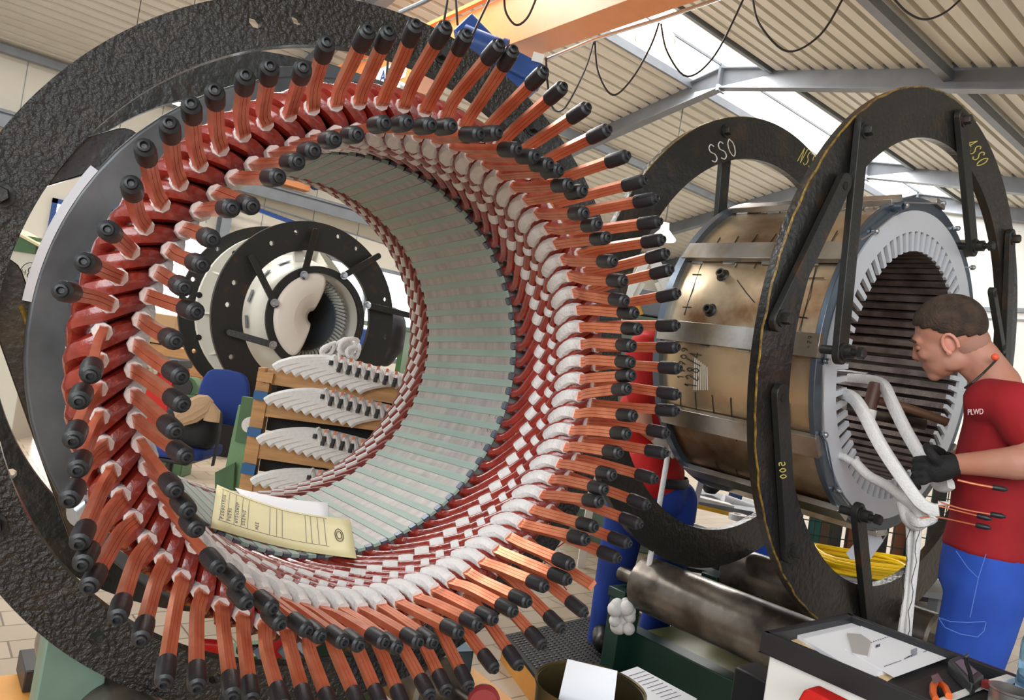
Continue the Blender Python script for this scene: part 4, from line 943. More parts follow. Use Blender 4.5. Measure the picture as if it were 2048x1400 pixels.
obj('pocket_seam',pk,mat('seam_thread',(84,124,206),.8),man)
# gloved hand closing over the taped coil
def ghand(parent,wrist,palm,knuckle_dir,spread,curl_pts,thumb):
    m=MB(); pn=palm
    chain(m,[(wrist,.031),(wrist.lerp(palm,.5),.036),(palm,.036)],12)
    for i,fp in enumerate(curl_pts): chain(m,[(palm.lerp(fp[0],.5),.018)]+[(p,r_) for p,r_ in zip(fp,(.0115,.0105,.0098,.009))],10)
    chain(m,[(wrist.lerp(palm,.55),.022)]+[(p,r_) for p,r_ in zip(thumb,(.015,.013,.011))],10)
    return fleshy('glove',m,glove,parent,.004,3,.4)
wA=px(1908,930,2.10); pA=px(1872,940,2.12)
fing=[]
for i in range(4):
    y0=918+i*15; x0=1850-i*1
    fing.append([px(x0,y0,2.12),px(x0-17,y0+1,2.14),px(x0-21,y0+8,2.17),px(x0-10,y0+12,2.19)])
ghand(man,wA,pA,None,None,fing,[px(1868,915,2.09),px(1858,902,2.10),px(1853,893,2.12)])
fing=[]
for i in range(4):
    y0=905+i*14; fing.append([px(1875,y0,2.34),px(1860,y0,2.33),px(1854,y0+5,2.30),px(1862,y0+8,2.28)])
ghand(man,px(1900,925,2.36),px(1884,925,2.35),None,None,fing,[px(1882,905,2.33),px(1870,897,2.31),px(1860,896,2.30)])
# second worker behind the drum
w2=thing('person',Vector((2.72,2.4,0)),'worker in a red shirt and blue trousers standing behind the drum, face hidden by it','person')
P2=lambda x,y,d=3.35: px(x,y,d)
t2=MB(); c1=P2(1318,720,3.42);c2=P2(1305,830,3.4);c3=P2(1300,950,3.38)
for c,r in ((c1,.15),(c2,.155),(c3,.15)): t2.sphere(c,(r,.19,.17),BM,18,12)
chain(t2,[(P2(1285,700,3.3),.075),(P2(1282,790,3.25),.066)],12); chain(t2,[(P2(1370,700,3.6),.07),(P2(1390,790,3.6),.06)],12)
fleshy('shirt',t2,mat('scarlet_shirt',(196,24,20),.8,bump=.12,bs=14,col2=(168,16,16),vs_=4),w2,.012,6)
b2=MB(); b2.sphere(P2(1385,620,3.6),(.09,.085,.115)); chain(b2,[(P2(1375,650,3.58),.06),(P2(1350,690,3.5),.06)],12); chain(b2,[(P2(1282,790,3.25),.042),(P2(1290,855,3.2),.036),(P2(1318,878,3.2),.03)],12); chain(b2,[(P2(1390,790,3.6),.042),(P2(1400,850,3.6),.036),(P2(1340,885,3.35),.03)],12)
fleshy('body',b2,skin,w2,.01,4)
obj('hair',MB().sphere(P2(1388,612,3.6),(.097,.092,.10)),hairm,w2)
gm_=mat('grey_work_glove',(196,190,184),.8,bump=.3,bs=60)
g2=MB(); chain(g2,[(P2(1312,872,3.2),.033),(P2(1328,885,3.2),.04)],12)
for i in range(4): chain(g2,[(P2(1328,878+i*8,3.2),.014),(P2(1342,880+i*9,3.17),.012),(P2(1346,890+i*8,3.15),.010)],8)
chain(g2,[(P2(1322,872,3.17),.014),(P2(1330,862,3.15),.012)],8)
fleshy('glove',g2,gm_,w2,.006,3)
l2=MB(); hp=P2(1305,985,3.4); l2.sphere(hp,(.155,.18,.13),BM,18,12)
hipL=P2(1258,1000,3.3); kL=P2(1228,1150,3.3); aL=P2(1205,1290,3.32); chain(l2,[(hp-UP*.02,.12),(hipL,.10),(kL,.082),(aL,.072)],16)
hipR=P2(1350,1000,3.45); kR=P2(1335,1150,3.5); aR=Vector((kR.x+.02,kR.y+.05,.12)); chain(l2,[(hipR,.105),(kR,.08),(aR,.07)],16)
fleshy('trousers',l2,mat('dark_blue_cloth',(28,66,160),.8,bump=.2,bs=12,col2=(18,44,120),vs_=4),w2,.013,6)
obj('belt',MB().lathe(P2(1303,955,3.39)-UP*.02,UP,[(.162,0),(.168,.01),(.168,.035),(.162,.045)],32,closed=True),M['rubber'],w2)
for a_,off in ((aL,-.02),(aR,0)):
    b_=MB(); f=Vector((a_.x,a_.y,.055 if off==0 else .168)); chain(b_,[(f+UP*.07,.05),(f,.052),(f-FH*.09-RH*.02-UP*.005,.05),(f-FH*.14-RH*.03-UP*.01,.042)],12); fleshy('boot',b_,boot,w2,.009,3)
# far seated person
p3=thing('person',px(775,700,9.3),'person in dark clothes with short hair sitting at the far green desk','person')
p3.location.z=0; LOC[p3.name]=Vector((p3.location.x,p3.location.y,0))
m=MB(); m.sphere(px(778,660,9.3),(.24,.2,.30),BM); chain(m,[(px(768,648,9.2),.09),(px(742,662,9.1),.06)],10); chain(m,[(px(780,690,9.3),.18),(px(770,715,9.2),.12)],10); fleshy('jacket',m,mat('dark_jacket',(34,34,40),.8),p3,.03,3)
m=MB(); m.sphere(px(779,634,9.3),(.085,.085,.11)); chain(m,[(px(779,640,9.3),.05),(px(779,650,9.3),.06)],8); fleshy('head',m,skin,p3,.02,2); obj('hair',MB().sphere(px(780,630,9.32),(.095,.095,.10)),mat('reddish_hair',(120,76,50),.8),p3)
q=px(777,700,9.3); obj('trouser_legs',MB().box((q.x,q.y,.28),.34,.4,.5),M['dark'],p3,bevel=.06)
# ---------------------------------------------------------------- coils, slings and hammer in the open bore
wc=thing('taped_coil',px(1712,800,2.36),'white taped coil half threaded into the open bore beside the black glove','coil')
def tube_px(pts,prof,up=None,n=4):
    S=smoothpath([tuple(px(x,y,d))+(0,) for x,y,d in pts],n); return MB().sweep([s[:3] for s in S],prof,ups=up)
secW=rrect(.028,.036,.25,2)
obj('coil_limb',tube_px([(1640,800,2.62),(1682,788,2.44),(1706,796,2.34),(1727,825,2.26),(1760,888,2.2),(1800,950,2.15),(1838,1003,2.12),(1862,1018,2.11),(1878,1020,2.10)],secW,UP),M['tape'],wc)
obj('coil_limb',tube_px([(1700,757,2.75),(1742,760,2.6),(1768,772,2.5),(1784,805,2.42),(1812,862,2.36),(1845,918,2.3),(1862,945,2.26)],secW,UP),M['tape'],wc)
obj('black_sleeve',tube_px([(1660,747,2.95),(1700,752,2.78),(1740,758,2.62)],rrect(.034,.042,.2,1),UP),M['rubber'],wc)
obj('coil_elbow',tube_px([(1862,945,2.25),(1874,968,2.2),(1888,975,2.16),(1902,968,2.13)],rrect(.022,.03,.3,2),UP),M['tape'],wc)
obj('coil_elbow',tube_px([(1838,1003,2.12),(1866,1028,2.11),(1858,1040,2.12),(1836,1045,2.14),(1818,1032,2.2)],rrect(.026,.03,.35,2),UP),M['tape'],wc)
for pts,lb in (([(1878,1003,2.1),(1925,1018,2.06),(1985,1029,2.02)],1),([(1878,1012,2.1),(1918,1022,2.07),(1958,1032,2.04)],1),([(1840,1036,2.12),(1873,1034,2.1),(1956,1051,2.03)],1),([(1915,960,2.04),(1950,968,2.02),(1989,975,2.0)],0)):
    l=obj('copper_lead',tube_px(pts,rrect(.011,.004,.3,1) if lb else rrect(.012,.006,.3,1),UP),M['copper'],wc)
    e=px(*pts[-1]); t=(e-px(*pts[-2])).normalized(); obj('end_cap',MB().lathe(e-t*.005,t,[(.0065,0),(.0075,.004),(.0075,.026),(.0045,.032),(.003,.036),(0,.036)],10),M['rubber'],wc)
for pts in ([(1876,1006,2.1),(1898,1008,2.09)],[(1836,1040,2.13),(1875,1034,2.1)]): obj('lead_wrap',tube_px(pts,circ(.0065,8)),M['tape'],wc)
sl=thing('support_strap',px(1812,1030,2.22),'white woven strap tied round the coils and hanging to the floor beside the trousers','strap')
obj('strap_limb',tube_px([(1708,922,2.36),(1735,950,2.33),(1775,972,2.28),(1812,1000,2.22),(1838,1015,2.18)],circ(.016,10)),M['tape'],sl)
obj('strap_limb',tube_px([(1655,905,2.5),(1690,915,2.4),(1720,935,2.35)],circ(.012,10)),M['tape'],sl)
obj('strap_knot',tube_px([(1806,1006,2.24),(1818,1040,2.2),(1836,1048,2.16),(1846,1030,2.16),(1828,1008,2.2)],circ(.02,10)),M['tape'],sl)
fl_=pz(1803,1268,(0,0,.0),(0,0,1))
for pts in ([(1818,1040,2.2),(1820,1120,2.2),(1812,1200,2.19),(1802,1268,2.19),(1790,1360,2.2)],[(1838,1045,2.17),(1830,1130,2.18),(1822,1200,2.18),(1815,1275,2.18),(1806,1360,2.2)]):
    s_=obj('strap_tail',tube_px(pts,rrect(.021,.014,.45,2),FH*-1),M['tape'],sl); th_=MB()
    th_.tube([px(x+3.5*math.sin(i*1.9),y,d-.012) for i,(x,y,d) in enumerate([(pts[0][0]+(pts[-1][0]-pts[0][0])*t/16,pts[0][1]+(pts[-1][1]-pts[0][1])*t/16,pts[0][2]) for t in range(17)])],.0010,4); obj('tracer_thread',th_,M['marker'],s_)
hm_=thing('hammer',px(1745,790,2.55),'wooden handled mallet with brown head lying in the open bore','hammer')
obj('hammer_head',MB().cyl(px(1737,822,2.5),px(1752,768,2.52),.022,16),mat('brown_mallet',(86,56,48),.5),hm_)
obj('mallet_face',MB().cyl(px(1733,838,2.5),px(1738,818,2.5),.026,16),M['white'],hm_)
obj('handle',tube_px([(1750,800,2.52),(1800,812,2.5),(1850,828,2.48),(1895,845,2.46)],circ(.015,10)),mat('worn_wood_handle',(98,66,44),.55),hm_)
tag(obj('support_tube',MB().cyl(px(1690,818,2.75),px(1850,850,2.7),.02,14),M['roller']),'grey metal tube lying across the teeth inside the open bore','tube')
# tag on cable tie
tg=thing('paper_tag',px(1735,1090,2.7),'blank white tag hanging by a cable tie below the open stator','tag')
obj('tag_card',MB().prism([px(x,y,2.72) for x,y in ((1692,1106),(1728,1066),(1760,1068),(1767,1082),(1737,1124),(1700,1118))],FH*.001),M['paper'],tg)
obj('cable_tie',MB().tube([px(1750,1068,2.72),px(1753,1052,2.72),px(1763,1046,2.72),px(1773,1054,2.72),px(1774,1068,2.72),px(1766,1080,2.73)],.0018,6),M['white'],tg)
# ---------------------------------------------------------------- papers inside the wound stator
def onbore(x,y,r):
    d_=RM@Vector(((x-1024)/FPX,(y-700)/FPX,1)); o=EYE-FL.o
    a_=d_-FL.n*d_.dot(FL.n); b_=o-FL.n*o.dot(FL.n); A=a_.dot(a_);B=2*a_.dot(b_);Cc=b_.dot(b_)-r*r; D=B*B-4*A*Cc
    t=(-B+math.sqrt(max(0,D)))/(2*A); return EYE+d_*t
def bsheet(name,c,r,mt,parent,nu=12,nv=4,th=.0015):  # c: far-left, far-right, near-right, near-left
    vv=[];ff=[]
    for i in range(nu+1):
        u=i/nu
        for j in range(nv+1):
            v=j/nv; x=(c[0][0]*(1-u)+c[1][0]*u)*(1-v)+(c[3][0]*(1-u)+c[2][0]*u)*v; y=(c[0][1]*(1-u)+c[1][1]*u)*(1-v)+(c[3][1]*(1-u)+c[2][1]*u)*v
            y+=c[4]*math.sin(u*math.pi)*(1-.4*v)
            vv.append(onbore(x,y,r))
    for i in range(nu):
        for j in range(nv): ff.append((i*(nv+1)+j,i*(nv+1)+j+1,(i+1)*(nv+1)+j+1,(i+1)*(nv+1)+j))
    o=obj(name,MB().add(vv,ff),mt,parent); s=o.modifiers.new('solid','SOLIDIFY'); s.thickness=th; return o
fo=thing('folder',onbore(570,1060,.43),'buff cardboard folder with handwritten lines lying in the bore of the wound stator','folder')
cc=((434,969),(700,1038),(713,1116),(422,1054),14)
bsheet('folder_card',cc,.4255,M['ypaper'],fo)
def fpt(u,v,r=.4235): x=(cc[0][0]*(1-u)+cc[1][0]*u)*(1-v)+(cc[3][0]*(1-u)+cc[2][0]*u)*v; y=(cc[0][1]*(1-u)+cc[1][1]*u)*(1-v)+(cc[3][1]*(1-u)+cc[2][1]*u)*v+cc[4]*math.sin(u*math.pi)*(1-.4*v); return onbore(x,y,r)
ln=MB()
for u in (.05,.10,.15,.20,.245,.40,.45,.49,.66,.70,.75,.80): ln.tube([fpt(u,.06+.7*t/5) for t in range(6)],.0005,4)
for v in (.05,.78): ln.tube([fpt(.04+.78*t/9,v) for t in range(10)],.0005,4)
obj('ruled_line',ln,M['ink'],fo)
for u,txt in ((.075,'FSO0015U5'),(.125,'PUI9S'),(.175,'U15UIHIP'),(.225,'S5I9UI'),(.32,'H2I')):
    m=MB(); strokes(m,txt,lambda a,b,u=u: fpt(u-b*.9,.72-a),.045,.022,.02,.0006,4); obj('handwriting',m,M['ink'],fo)
st_=MB(); 
for rr in (.10,.06): st_.tube([fpt(.90+rr*.3*math.cos(t*.45),.45+rr*1.6*math.sin(t*.45)) for t in range(15)],.0009,4)
obj('stamp',st_,M['marker'],fo)
c2=((470,976),(656,1006),(657,1046),(520,1040),5)
ps=tag(obj('tmp',MB().box((0,0,0),.001,.001,.001),M['paper']),'x','x'); bpy.data.objects.remove(ps)
pp=bsheet('printed_sheet',c2,.4275,M['paper'],None,8,3,.0008)
tag(pp,'white printed sheet sticking out behind the buff folder','paper')
# ---------------------------------------------------------------- cart with papers in the foreground
Z0=.80; ct=thing('tool_cart',(1.66,.45,0),'white cart with a black rimmed top carrying papers and tools','cart')
X0,X1,Y0,Y1=1.475,1.865,-.05,.825
obj('cart_body',MB().box(((X0+X1)/2,(Y0+Y1)/2,.42),X1-X0-.03,Y1-Y0-.03,.68),M['white'],ct,bevel=.004)
r_=MB(); 
for (cx_,cy_,sx,sy) in (((X0+X1)/2,Y1-.008,X1-X0,.016),((X0+X1)/2,Y0+.008,X1-X0,.016),(X0+.008,(Y0+Y1)/2,.016,Y1-Y0),(X1-.008,(Y0+Y1)/2,.016,Y1-Y0)): r_.box((cx_,cy_,Z0-.02),sx,sy,.045)
obj('cart_rim',r_,M['rubber'],ct,bevel=.003); obj('cart_top',MB().box(((X0+X1)/2,(Y0+Y1)/2,Z0-.030),X1-X0-.02,Y1-Y0-.02,.012),mat('black_ribbed_mat',(40,40,42),.6,bump=.2,bs=80),ct)
for x,y in ((X0+.05,Y0+.06),(X1-.05,Y0+.06),(X0+.05,Y1-.06),(X1-.05,Y1-.06)): obj('castor',MB().cyl((x-.015,y,.04),(x+.015,y,.04),.04,16),M['rubber'],ct)
def zsheet(name,pts,z,mt,label,cat,th=.001,group=None):
    return tag(obj(name,MB().prism([pz(x,y,(0,0,z),(0,0,1)) for x,y in pts],(0,0,-th)),mt,smooth=False),label,cat,group)
zsheet('paper_stack',((1582,1262),(1686,1234),(1850,1325),(1720,1352),(1700,1335)),Z0-.014,M['paper'],'stack of white printed pages under the top sheet on the cart','paper',.008)
zsheet('envelope',((1562,1272),(1585,1268),(1790,1352),(1775,1362),(1740,1345)),Z0-.0225,mat('manila',(232,202,158),.7),'manila envelope edge showing under the white pages on the cart','envelope',.001)
a4=zsheet('printed_sheet',((1722,1252),(1747,1246),(1893,1316),(1788,1354),(1690,1298)),Z0-.0125,M['paper'],'large white printed page lying uppermost on the cart','paper',.001)
pr=MB()
def zl(p,q,z,r=.0006): pr.tube([pz(*p,(0,0,z),(0,0,1)),pz(*q,(0,0,z),(0,0,1))],r,4)
for i in range(12): zl((1742+i*4.6,1285-i*1.55),(1744+i*4.6,1284.4-i*1.55),Z0-.0115,.0009)
for i in range(3): zl((1752+i*3,1295-i),(1753+i*3,1290-i),Z0-.0115,.0010)
for i in range(5): zl((1808+i*2,1318-i*1.2),(1818+i*2,1314-i*1.2),Z0-.0115)
for i in range(6): zl((1822,1313-i*2.4),(1834,1308-i*2.4),Z0-.0115)
zl((1768,1333),(1802,1321),Z0-.0115); zl((1846,1304),(1858,1300),Z0-.0115)
pr_o=obj('print_line',pr,M['ink'],None); LOC[pr_o.name]=pr_o.location.copy()
pr_o.parent=a4; pr_o.location=pr_o.location-a4.location
zsheet('clear_bag',((1694,1266),(1722,1268),(1742,1282),(1735,1312),(1705,1306)),Z0-.0095,mat('cloudy_film',(214,210,206),.3,trans=.3),'small crumpled clear plastic bag on the white page','bag',.003)
mm=thing('multimeter',pz(1925,1365,(0,0,Z0-.024),(0,0,1)),'grey handheld meter with a dark screen on the cart','meter')
q0=[pz(x,y,(0,0,Z0-.024),(0,0,1)) for x,y in ((1893,1345),(1915,1335),(1965,1378),(1940,1396))]
obj('meter_body',MB().hexa(q0+[v+UP*.028 for v in q0]),mat('dark_grey_plastic',(58,58,62),.45),mm,bevel=.004)
c_=sum(q0,Vector())/4; q1=[c_+(v-c_)*.62+UP*.0285 for v in q0]; obj('screen',MB().hexa(q1+[v+UP*.001 for v in q1]),mat('lcd_screen',(110,112,124),.2),mm)
obj('test_lead',MB().tube([px(1945,1375,1.45),px(1940,1345,1.44),px(1933,1325,1.43),px(1932,1312,1.42),px(1936,1309,1.42)],.004,8),M['rubber'],mm)
sn=thing('pliers',pz(1880,1380,(0,0,Z0-.024),(0,0,1)),'pliers with orange and black handles at the cart edge','pliers')
zz=lambda x,y,z=Z0-.010: pz(x,y,(0,0,z),(0,0,1))
og=mat('orange_grip',(226,104,40),.45)
obj('handle',MB().sweep([zz(1898,1392),zz(1890,1375),zz(1880,1366),zz(1868,1362)],rrect(.012,.012,.4,2),ups=UP),og,sn); obj('handle',MB().sweep([zz(1872,1400),zz(1866,1388),zz(1866,1372),zz(1874,1360)],rrect(.012,.012,.4,2),ups=UP),og,sn)
obj('jaws',MB().hexa([zz(1862,1352),zz(1876,1346),zz(1886,1362),zz(1868,1368)]+[zz(x,y,Z0+.002) for x,y in ((1862,1352),(1876,1346),(1886,1362),(1868,1368))]),M['steel'],sn)
ru=thing('folding_rule',zz(1990,1370),'white folding rule with red ends lying across the cart','ruler')
for (p,q,z,w_) in (((1885,1402),(1990,1362),Z0-.018,.014),((1975,1372),(2075,1340),Z0-.006,.016),((1972,1378),(2075,1348),Z0-.018,.016)):
    a_=zz(*p,z);b_=zz(*q,z); obj('rule_leaf',MB().bar(a_,b_,w_,.0035 if z<Z0-.01 else .012,UP),M['white'],ru)
a_=zz(1972,1371,Z0-.006); obj('rule_end',MB().bar(a_,a_+(zz(1980,1368,Z0-.006)-a_),.017,.013,UP),mat('rule_red',(130,40,36),.5),ru)
bt_=thing('water_bottle',pz(2062,1400,(0,0,Z0-.024),(0,0,1)),'clear blue plastic water bottle at the right edge of the cart','bottle')
bo=pz(2068,1405,(0,0,Z0-.024),(0,0,1)); glass=mat('blue_clear_plastic',(150,200,236),.08,trans=.9)
obj('bottle_body',MB().lathe(bo,UP,[(.030,0),(.034,.01),(.034,.05),(.0325,.055),(.034,.06),(.034,.11),(.030,.13),(.014,.16),(.012,.175)],28),glass,bt_); obj('bottle_cap',MB().cyl(bo+UP*.173,bo+UP*.19,.014,16),M['bluepaint'],bt_)
ca=thing('tin_can',pz(2015,1412,(0,0,Z0-.024),(0,0,1)),'open tin can with a cream rim at the lower right corner','can')
co=pz(2015,1432,(0,0,Z0-.024),(0,0,1)); obj('can_wall',MB().lathe(co,UP,[(.034,0),(.034,.045),(.036,.047),(.036,.050),(.032,.050),(.032,.004),(0,.004)],28),M['barst'],ca)
# red case leaning at the cart side
tag(obj('red_case',MB().hexa([pz(x,y,(X0-.02,0,0),(1,0,0)) for x,y in ((1615,1402),(1632,1372),(1640,1370),(1705,1402))]+[pz(x,y,(X0-.02,0,0),(1,0,0))-Vector((.05,0,0)) for x,y in ((1615,1402),(1632,1372),(1640,1370),(1705,1402))]),M['red2'],bevel=.006),'red plastic case hanging on the side of the white cart','case')
tag(obj('black_box',MB().box((px(1522,1350,1.95).x,px(1522,1350,1.95).y,.29),.10,.10,.58),M['rubber'],bevel=.006),'black box standing behind the white cart beside the drip pan','box')
# ---------------------------------------------------------------- bench with bucket and papers
bn=thing('low_bench',(1.35,1.0,0),'blue edged low bench under the bucket with papers on it','bench')
ZB=.30
obj('bench_top',MB().box((1.42,1.10,ZB-.015),.72,.62,.03),mat('blue_grey_top',(72,104,128),.5,var=.2),bn,bevel=.003)
for x,y in ((1.10,.83),(1.74,.83),(1.10,1.37),(1.74,1.37)): obj('leg',MB().box((x,y,ZB/2-.015),.05,.05,ZB-.03),M['dgreen'],bn)
bk_=thing('tin_bucket',(0,0,0),'dented open tin bucket with dark gold lining holding a paper sheet','bucket')
bc=px(1181,1372,1.76); bk_.location=Vector((bc.x,bc.y,ZB)); LOC[bk_.name]=Vector((bc.x,bc.y,ZB))
hb=bc.z-ZB; gold=mat('tarnished_tin',(116,104,70),.35,.6,col2=(70,62,44),vs_=5)
obj('bucket_wall',MB().lathe((bc.x,bc.y,ZB),UP,[(.115,0),(.130,hb),(.134,hb+.003),(.134,hb-.003),(.127,hb-.004),(.113,.01),(0,.01)],48),gold,bk_)
sp_=[px(x,y,d) for x,y,d in ((1135,1318,1.72),(1235,1342,1.72),(1226,1420,1.70),(1112,1420,1.70))]
tag(obj('paper_sheet',MB().prism(sp_,fw*.001),M['paper'],smooth=False),'plain white sheet standing up out of the tin bucket','paper')
zsheet('printed_form',((1240,1345),(1275,1333),(1395,1398),(1345,1420),(1262,1400)),ZB+.002,M['paper'],'printed form lying on the blue bench beside the bucket','paper')
pf=MB()
for i in range(9): pf.tube([pz(1258+i*9,1352+i*6,(0,0,ZB+.003),(0,0,1)),pz(1290+i*9,1342+i*6,(0,0,ZB+.003),(0,0,1))],.0008,4)
fm=bpy.data.objects['printed_form']; o=obj('print_line',pf,M['ink']); o.parent=fm; o.location=o.location-fm.location
# ---------------------------------------------------------------- mat platform
mp_=thing('step_platform',(2.6,2.1,0),'low wooden platform covered with black studded rubber mat under the worker','platform')
q=[pz(x,y,(0,0,.11),(0,0,1)) for x,y in ((1008,1270),(1110,1400),(1400,1290),(1260,1215))]
obj('platform_base',MB().hexa([Vector((v.x,v.y,.0)) for v in q]+[Vector((v.x,v.y,.095)) for v in q]),M['woodo'],mp_)
dmat=mat('black_mat',(22,20,19),.75)
obj('rubber_mat',MB().hexa([Vector((v.x,v.y,.096)) for v in q]+[Vector((v.x,v.y,.11)) for v in q]),dmat,mp_)
sd=MB(); U=(q[3]-q[0]);Vv=(q[1]-q[0])
for i in range(1,34):
    for j in range(1,26):
        c=q[0]+U*(i/34.)+Vv*(j/26.)+( (q[2]-q[1]-U)*(i/34.)*(j/26.)); sd.lathe((c.x,c.y,.110),UP,[(.009,0),(.006,.004),(0,.004)],6)
obj('mat_stud',sd,M['rubber'],mp_)['kind']='stuff'
# tape ball cluster
tb=MB(); random.seed(5)
for i in range(15):
    c=px(1247+random.uniform(-18,18),1232+random.uniform(-26,26),2.95)+FH*random.uniform(-.02,.03); tb.sphere(c,random.uniform(.020,.032),seg=12,rings=8)
tag(obj('knotted_rope_ball',tb,M['tape']),'bunch of knotted white cord hanging beside the green cradle post','rope',kind='stuff')
# white rod held upright near the glove, second white rod
tag(obj('white_rod',MB().cyl(px(1337,902,3.05),px(1291,1172,2.9),.011,10),M['tape']),'white round rod leaning from the grey glove down to the cradle','rod')
tag(obj('frame_stand',MB().bar(px(1408,940,3.7),px(1377,1050,3.7),.03,.02,FH).bar(px(1377,1048,3.7),px(1425,1064,3.7),.025,.02,FH).bar(px(1377,1048,3.7),Vector((px(1377,1048,3.7).x,px(1377,1048,3.7).y,0)),.03,.02,FH),M['white']),'white metal frame standing between the drum and the tool shelf','frame')
# tool shelf with items
ts_=thing('work_table',px(1450,1040,3.9),'pale work table seen under the drum with tools on it','table')
A_=px(1370,1006,3.9);B_=px(1560,1041,3.9)
obj('table_top',MB().hexa([A_-FH*.0,B_-FH*.0,B_+FH*.5,A_+FH*.5]+[v+UP*.02 for v in (A_,B_,B_+FH*.5,A_+FH*.5)]),M['galv'],ts_)
for q in (A_+RH*.05,B_-RH*.05): obj('leg',MB().bar(q+FH*.05,Vector((q.x,q.y,0))+FH*.05,.05,.05,FH),M['galv'],ts_)
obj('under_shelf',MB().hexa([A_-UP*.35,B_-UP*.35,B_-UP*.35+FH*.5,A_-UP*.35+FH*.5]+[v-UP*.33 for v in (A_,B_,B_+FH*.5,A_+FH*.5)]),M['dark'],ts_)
tt_=lambda x,y,f=.0: px(x,y,3.95+f)
tag(obj('white_block',MB().bar(tt_(1383,998),tt_(1462,1018),.09,.05,UP),M['white'],bevel=.004),'long white block lying on the work table','block')
tag(obj('paper_roll',MB().cyl(tt_(1445,1000,.15),tt_(1530,1030,.15),.035,18),M['paper']),'white paper roll behind the block on the work table','roll')
tag(obj('yellow_level',MB().bar(tt_(1385,1010,-.05),tt_(1516,1041,-.05),.03,.02,UP),mat('yellow_plastic',(232,178,44),.4)),'long yellow rule along the front of the work table','rule')
tag(obj('tape_roll',MB().lathe(tt_(1474,1040,-.1),UP,[(.02,0),(.045,0),(.045,.03),(.02,.03)],24,closed=True),M['tape']),'white tape roll at the front edge of the work table','tape')
tag(obj('black_bowl',MB().lathe(tt_(1420,986,.3),UP,[(.03,0),(.07,.05),(.075,.09),(.068,.09),(.0,.02)],24),M['rubber']),'black round tub at the back of the work table','tub')
tag(obj('blue_green_box',MB().bar(tt_(1460,988,.3),tt_(1482,994,.3),.05,.06,UP),M['bluepaint'],bevel=.003),'small blue box behind the paper roll','box')
tag(obj('blue_crate',MB().box(px(1520,1112,3.9),.36,.3,.2,Mx),mat('bright_blue',(20,84,214),.4),bevel=.006),'bright blue crate on the floor behind the rollers','crate')
# yellow cable coil on a grey trolley
yc=thing('yellow_cable_coil',px(1735,1140,4.2),'loops of yellow cable lying on a grey trolley behind the near ring','cable')
yl=mat('yellow_cable',(236,196,20),.35); random.seed(11)
c0=px(1735,1138,4.4)
for i in range(14):
    rx=random.uniform(.26,.38); ry=random.uniform(.15,.26); zz_=random.uniform(0,.07); cx_=random.uniform(-.04,.04)
    obj('cable_loop',MB().tube([c0+RH*(cx_+rx*math.cos(t*.35))+FH*(ry*math.sin(t*.35))+UP*(zz_+.01*math.sin(t)) for t in range(18)],.009,7,closed=True),yl,yc)
tro=thing('trolley',px(1735,1200,4.2),'grey flat trolley under the yellow cable','trolley')
obj('trolley_deck',MB().box(c0-UP*.03,.95,.6,.03,Mx),M['galv'],tro); 
for x,y in ((-.3,-.2),(.3,-.2),(-.3,.2),(.3,.2)):
    q=c0+RH*x+FH*y; obj('leg',MB().box((q.x,q.y,(c0.z-.04)/2),.05,.05,c0.z-.04),M['galv'],tro)
# wire crate full of bars behind the open stator
wc_=thing('wire_crate',px(1750,1060,5.3),'green framed wire mesh crate holding dark wooden bars behind the open stator','crate')
g0=px(1560,1080,5.3); g0.z=0; 
for i in range(18):
    x=.0+i*.065; q=g0+RH*x*1.12+FH*random.uniform(.1,.4); hgt=random.uniform(.8,1.1)
    if i<17: obj('wooden_bar',MB().box((q.x,q.y,hgt/2+.1),.075,.05,hgt,Mx),mat('stained_bar_%s'%('brown','dark','grey','rust','teal')[i%5],((86,62,44),(40,34,30),(74,74,70),(110,60,34),(30,84,78))[i%5],.6) if i<5 else bpy.data.materials['stained_bar_%s'%('brown','dark','grey','rust','teal')[i%5]],wc_)
ms=MB()
for i in range(12): ms.tube([g0+RH*i*.115+UP*.1,g0+RH*i*.115+UP*1.0],.004,5)
for j in range(10): ms.tube([g0+UP*(.1+j*.1),g0+RH*1.3+UP*(.1+j*.1)],.004,5)
obj('wire_mesh',ms,M['dgreen'],wc_)
for x in (0,1.36): obj('corner_post',MB().box(g0+RH*x+UP*.55,.06,.06,1.1,Mx),mat('teal_paint',(60,130,112),.5) if x==0 else bpy.data.materials['teal_paint'],wc_)
obj('crate_floor',MB().box(g0+RH*.68+FH*.3+UP*.08,1.4,.65,.05,Mx),M['dark'],wc_)
# step ladder and machine parts seen between the stators
ld=thing('step_ladder',px(1290,620,5.0),'white step ladder seen between the two stators','ladder')
for a_,b_ in (((1295,517),(1243,618)),((1303,517),(1345,600)),((1310,520),(1333,560)),((1290,522),(1262,580))): obj('rail',MB().bar(px(*a_,5.0),px(*b_,5.0),.05,.03,FH),M['white'],ld)
for k_,((a_),(b_)) in enumerate((((1275,560),(1252,600)),((1325,560),(1338,590)))): obj('side_panel',MB().bar(px(*a_,5.05),px(*b_,5.05),.12,.01,FH),M['cream'],ld)
q=px(1240,618,5.0);obj('rear_leg',MB().bar(q,Vector((q.x,q.y,0)),.05,.03,FH),M['white'],ld); q=px(1345,600,5.0);obj('rear_leg',MB().bar(q,Vector((q.x,q.y,0)),.05,.03,FH),M['white'],ld)
q=px(1290,615,6.0); gmm=thing('grey_machine',Vector((q.x,q.y,0)),'grey and green machine block behind the step ladder','machine')
obj('machine_body',MB().box((q.x,q.y,q.z/2-.05),.8,.6,q.z-.1,Mx),M['mgreen'],gmm,bevel=.01); obj('machine_top',MB().box((q.x,q.y,q.z+.02),.5,.4,.2,Mx),M['galv'],gmm,bevel=.01)
obj('yellow_tube',MB().cyl(px(1262,570,5.6),px(1282,630,5.6),.02,10),mat('amber_tube',(222,160,50),.4),gmm)
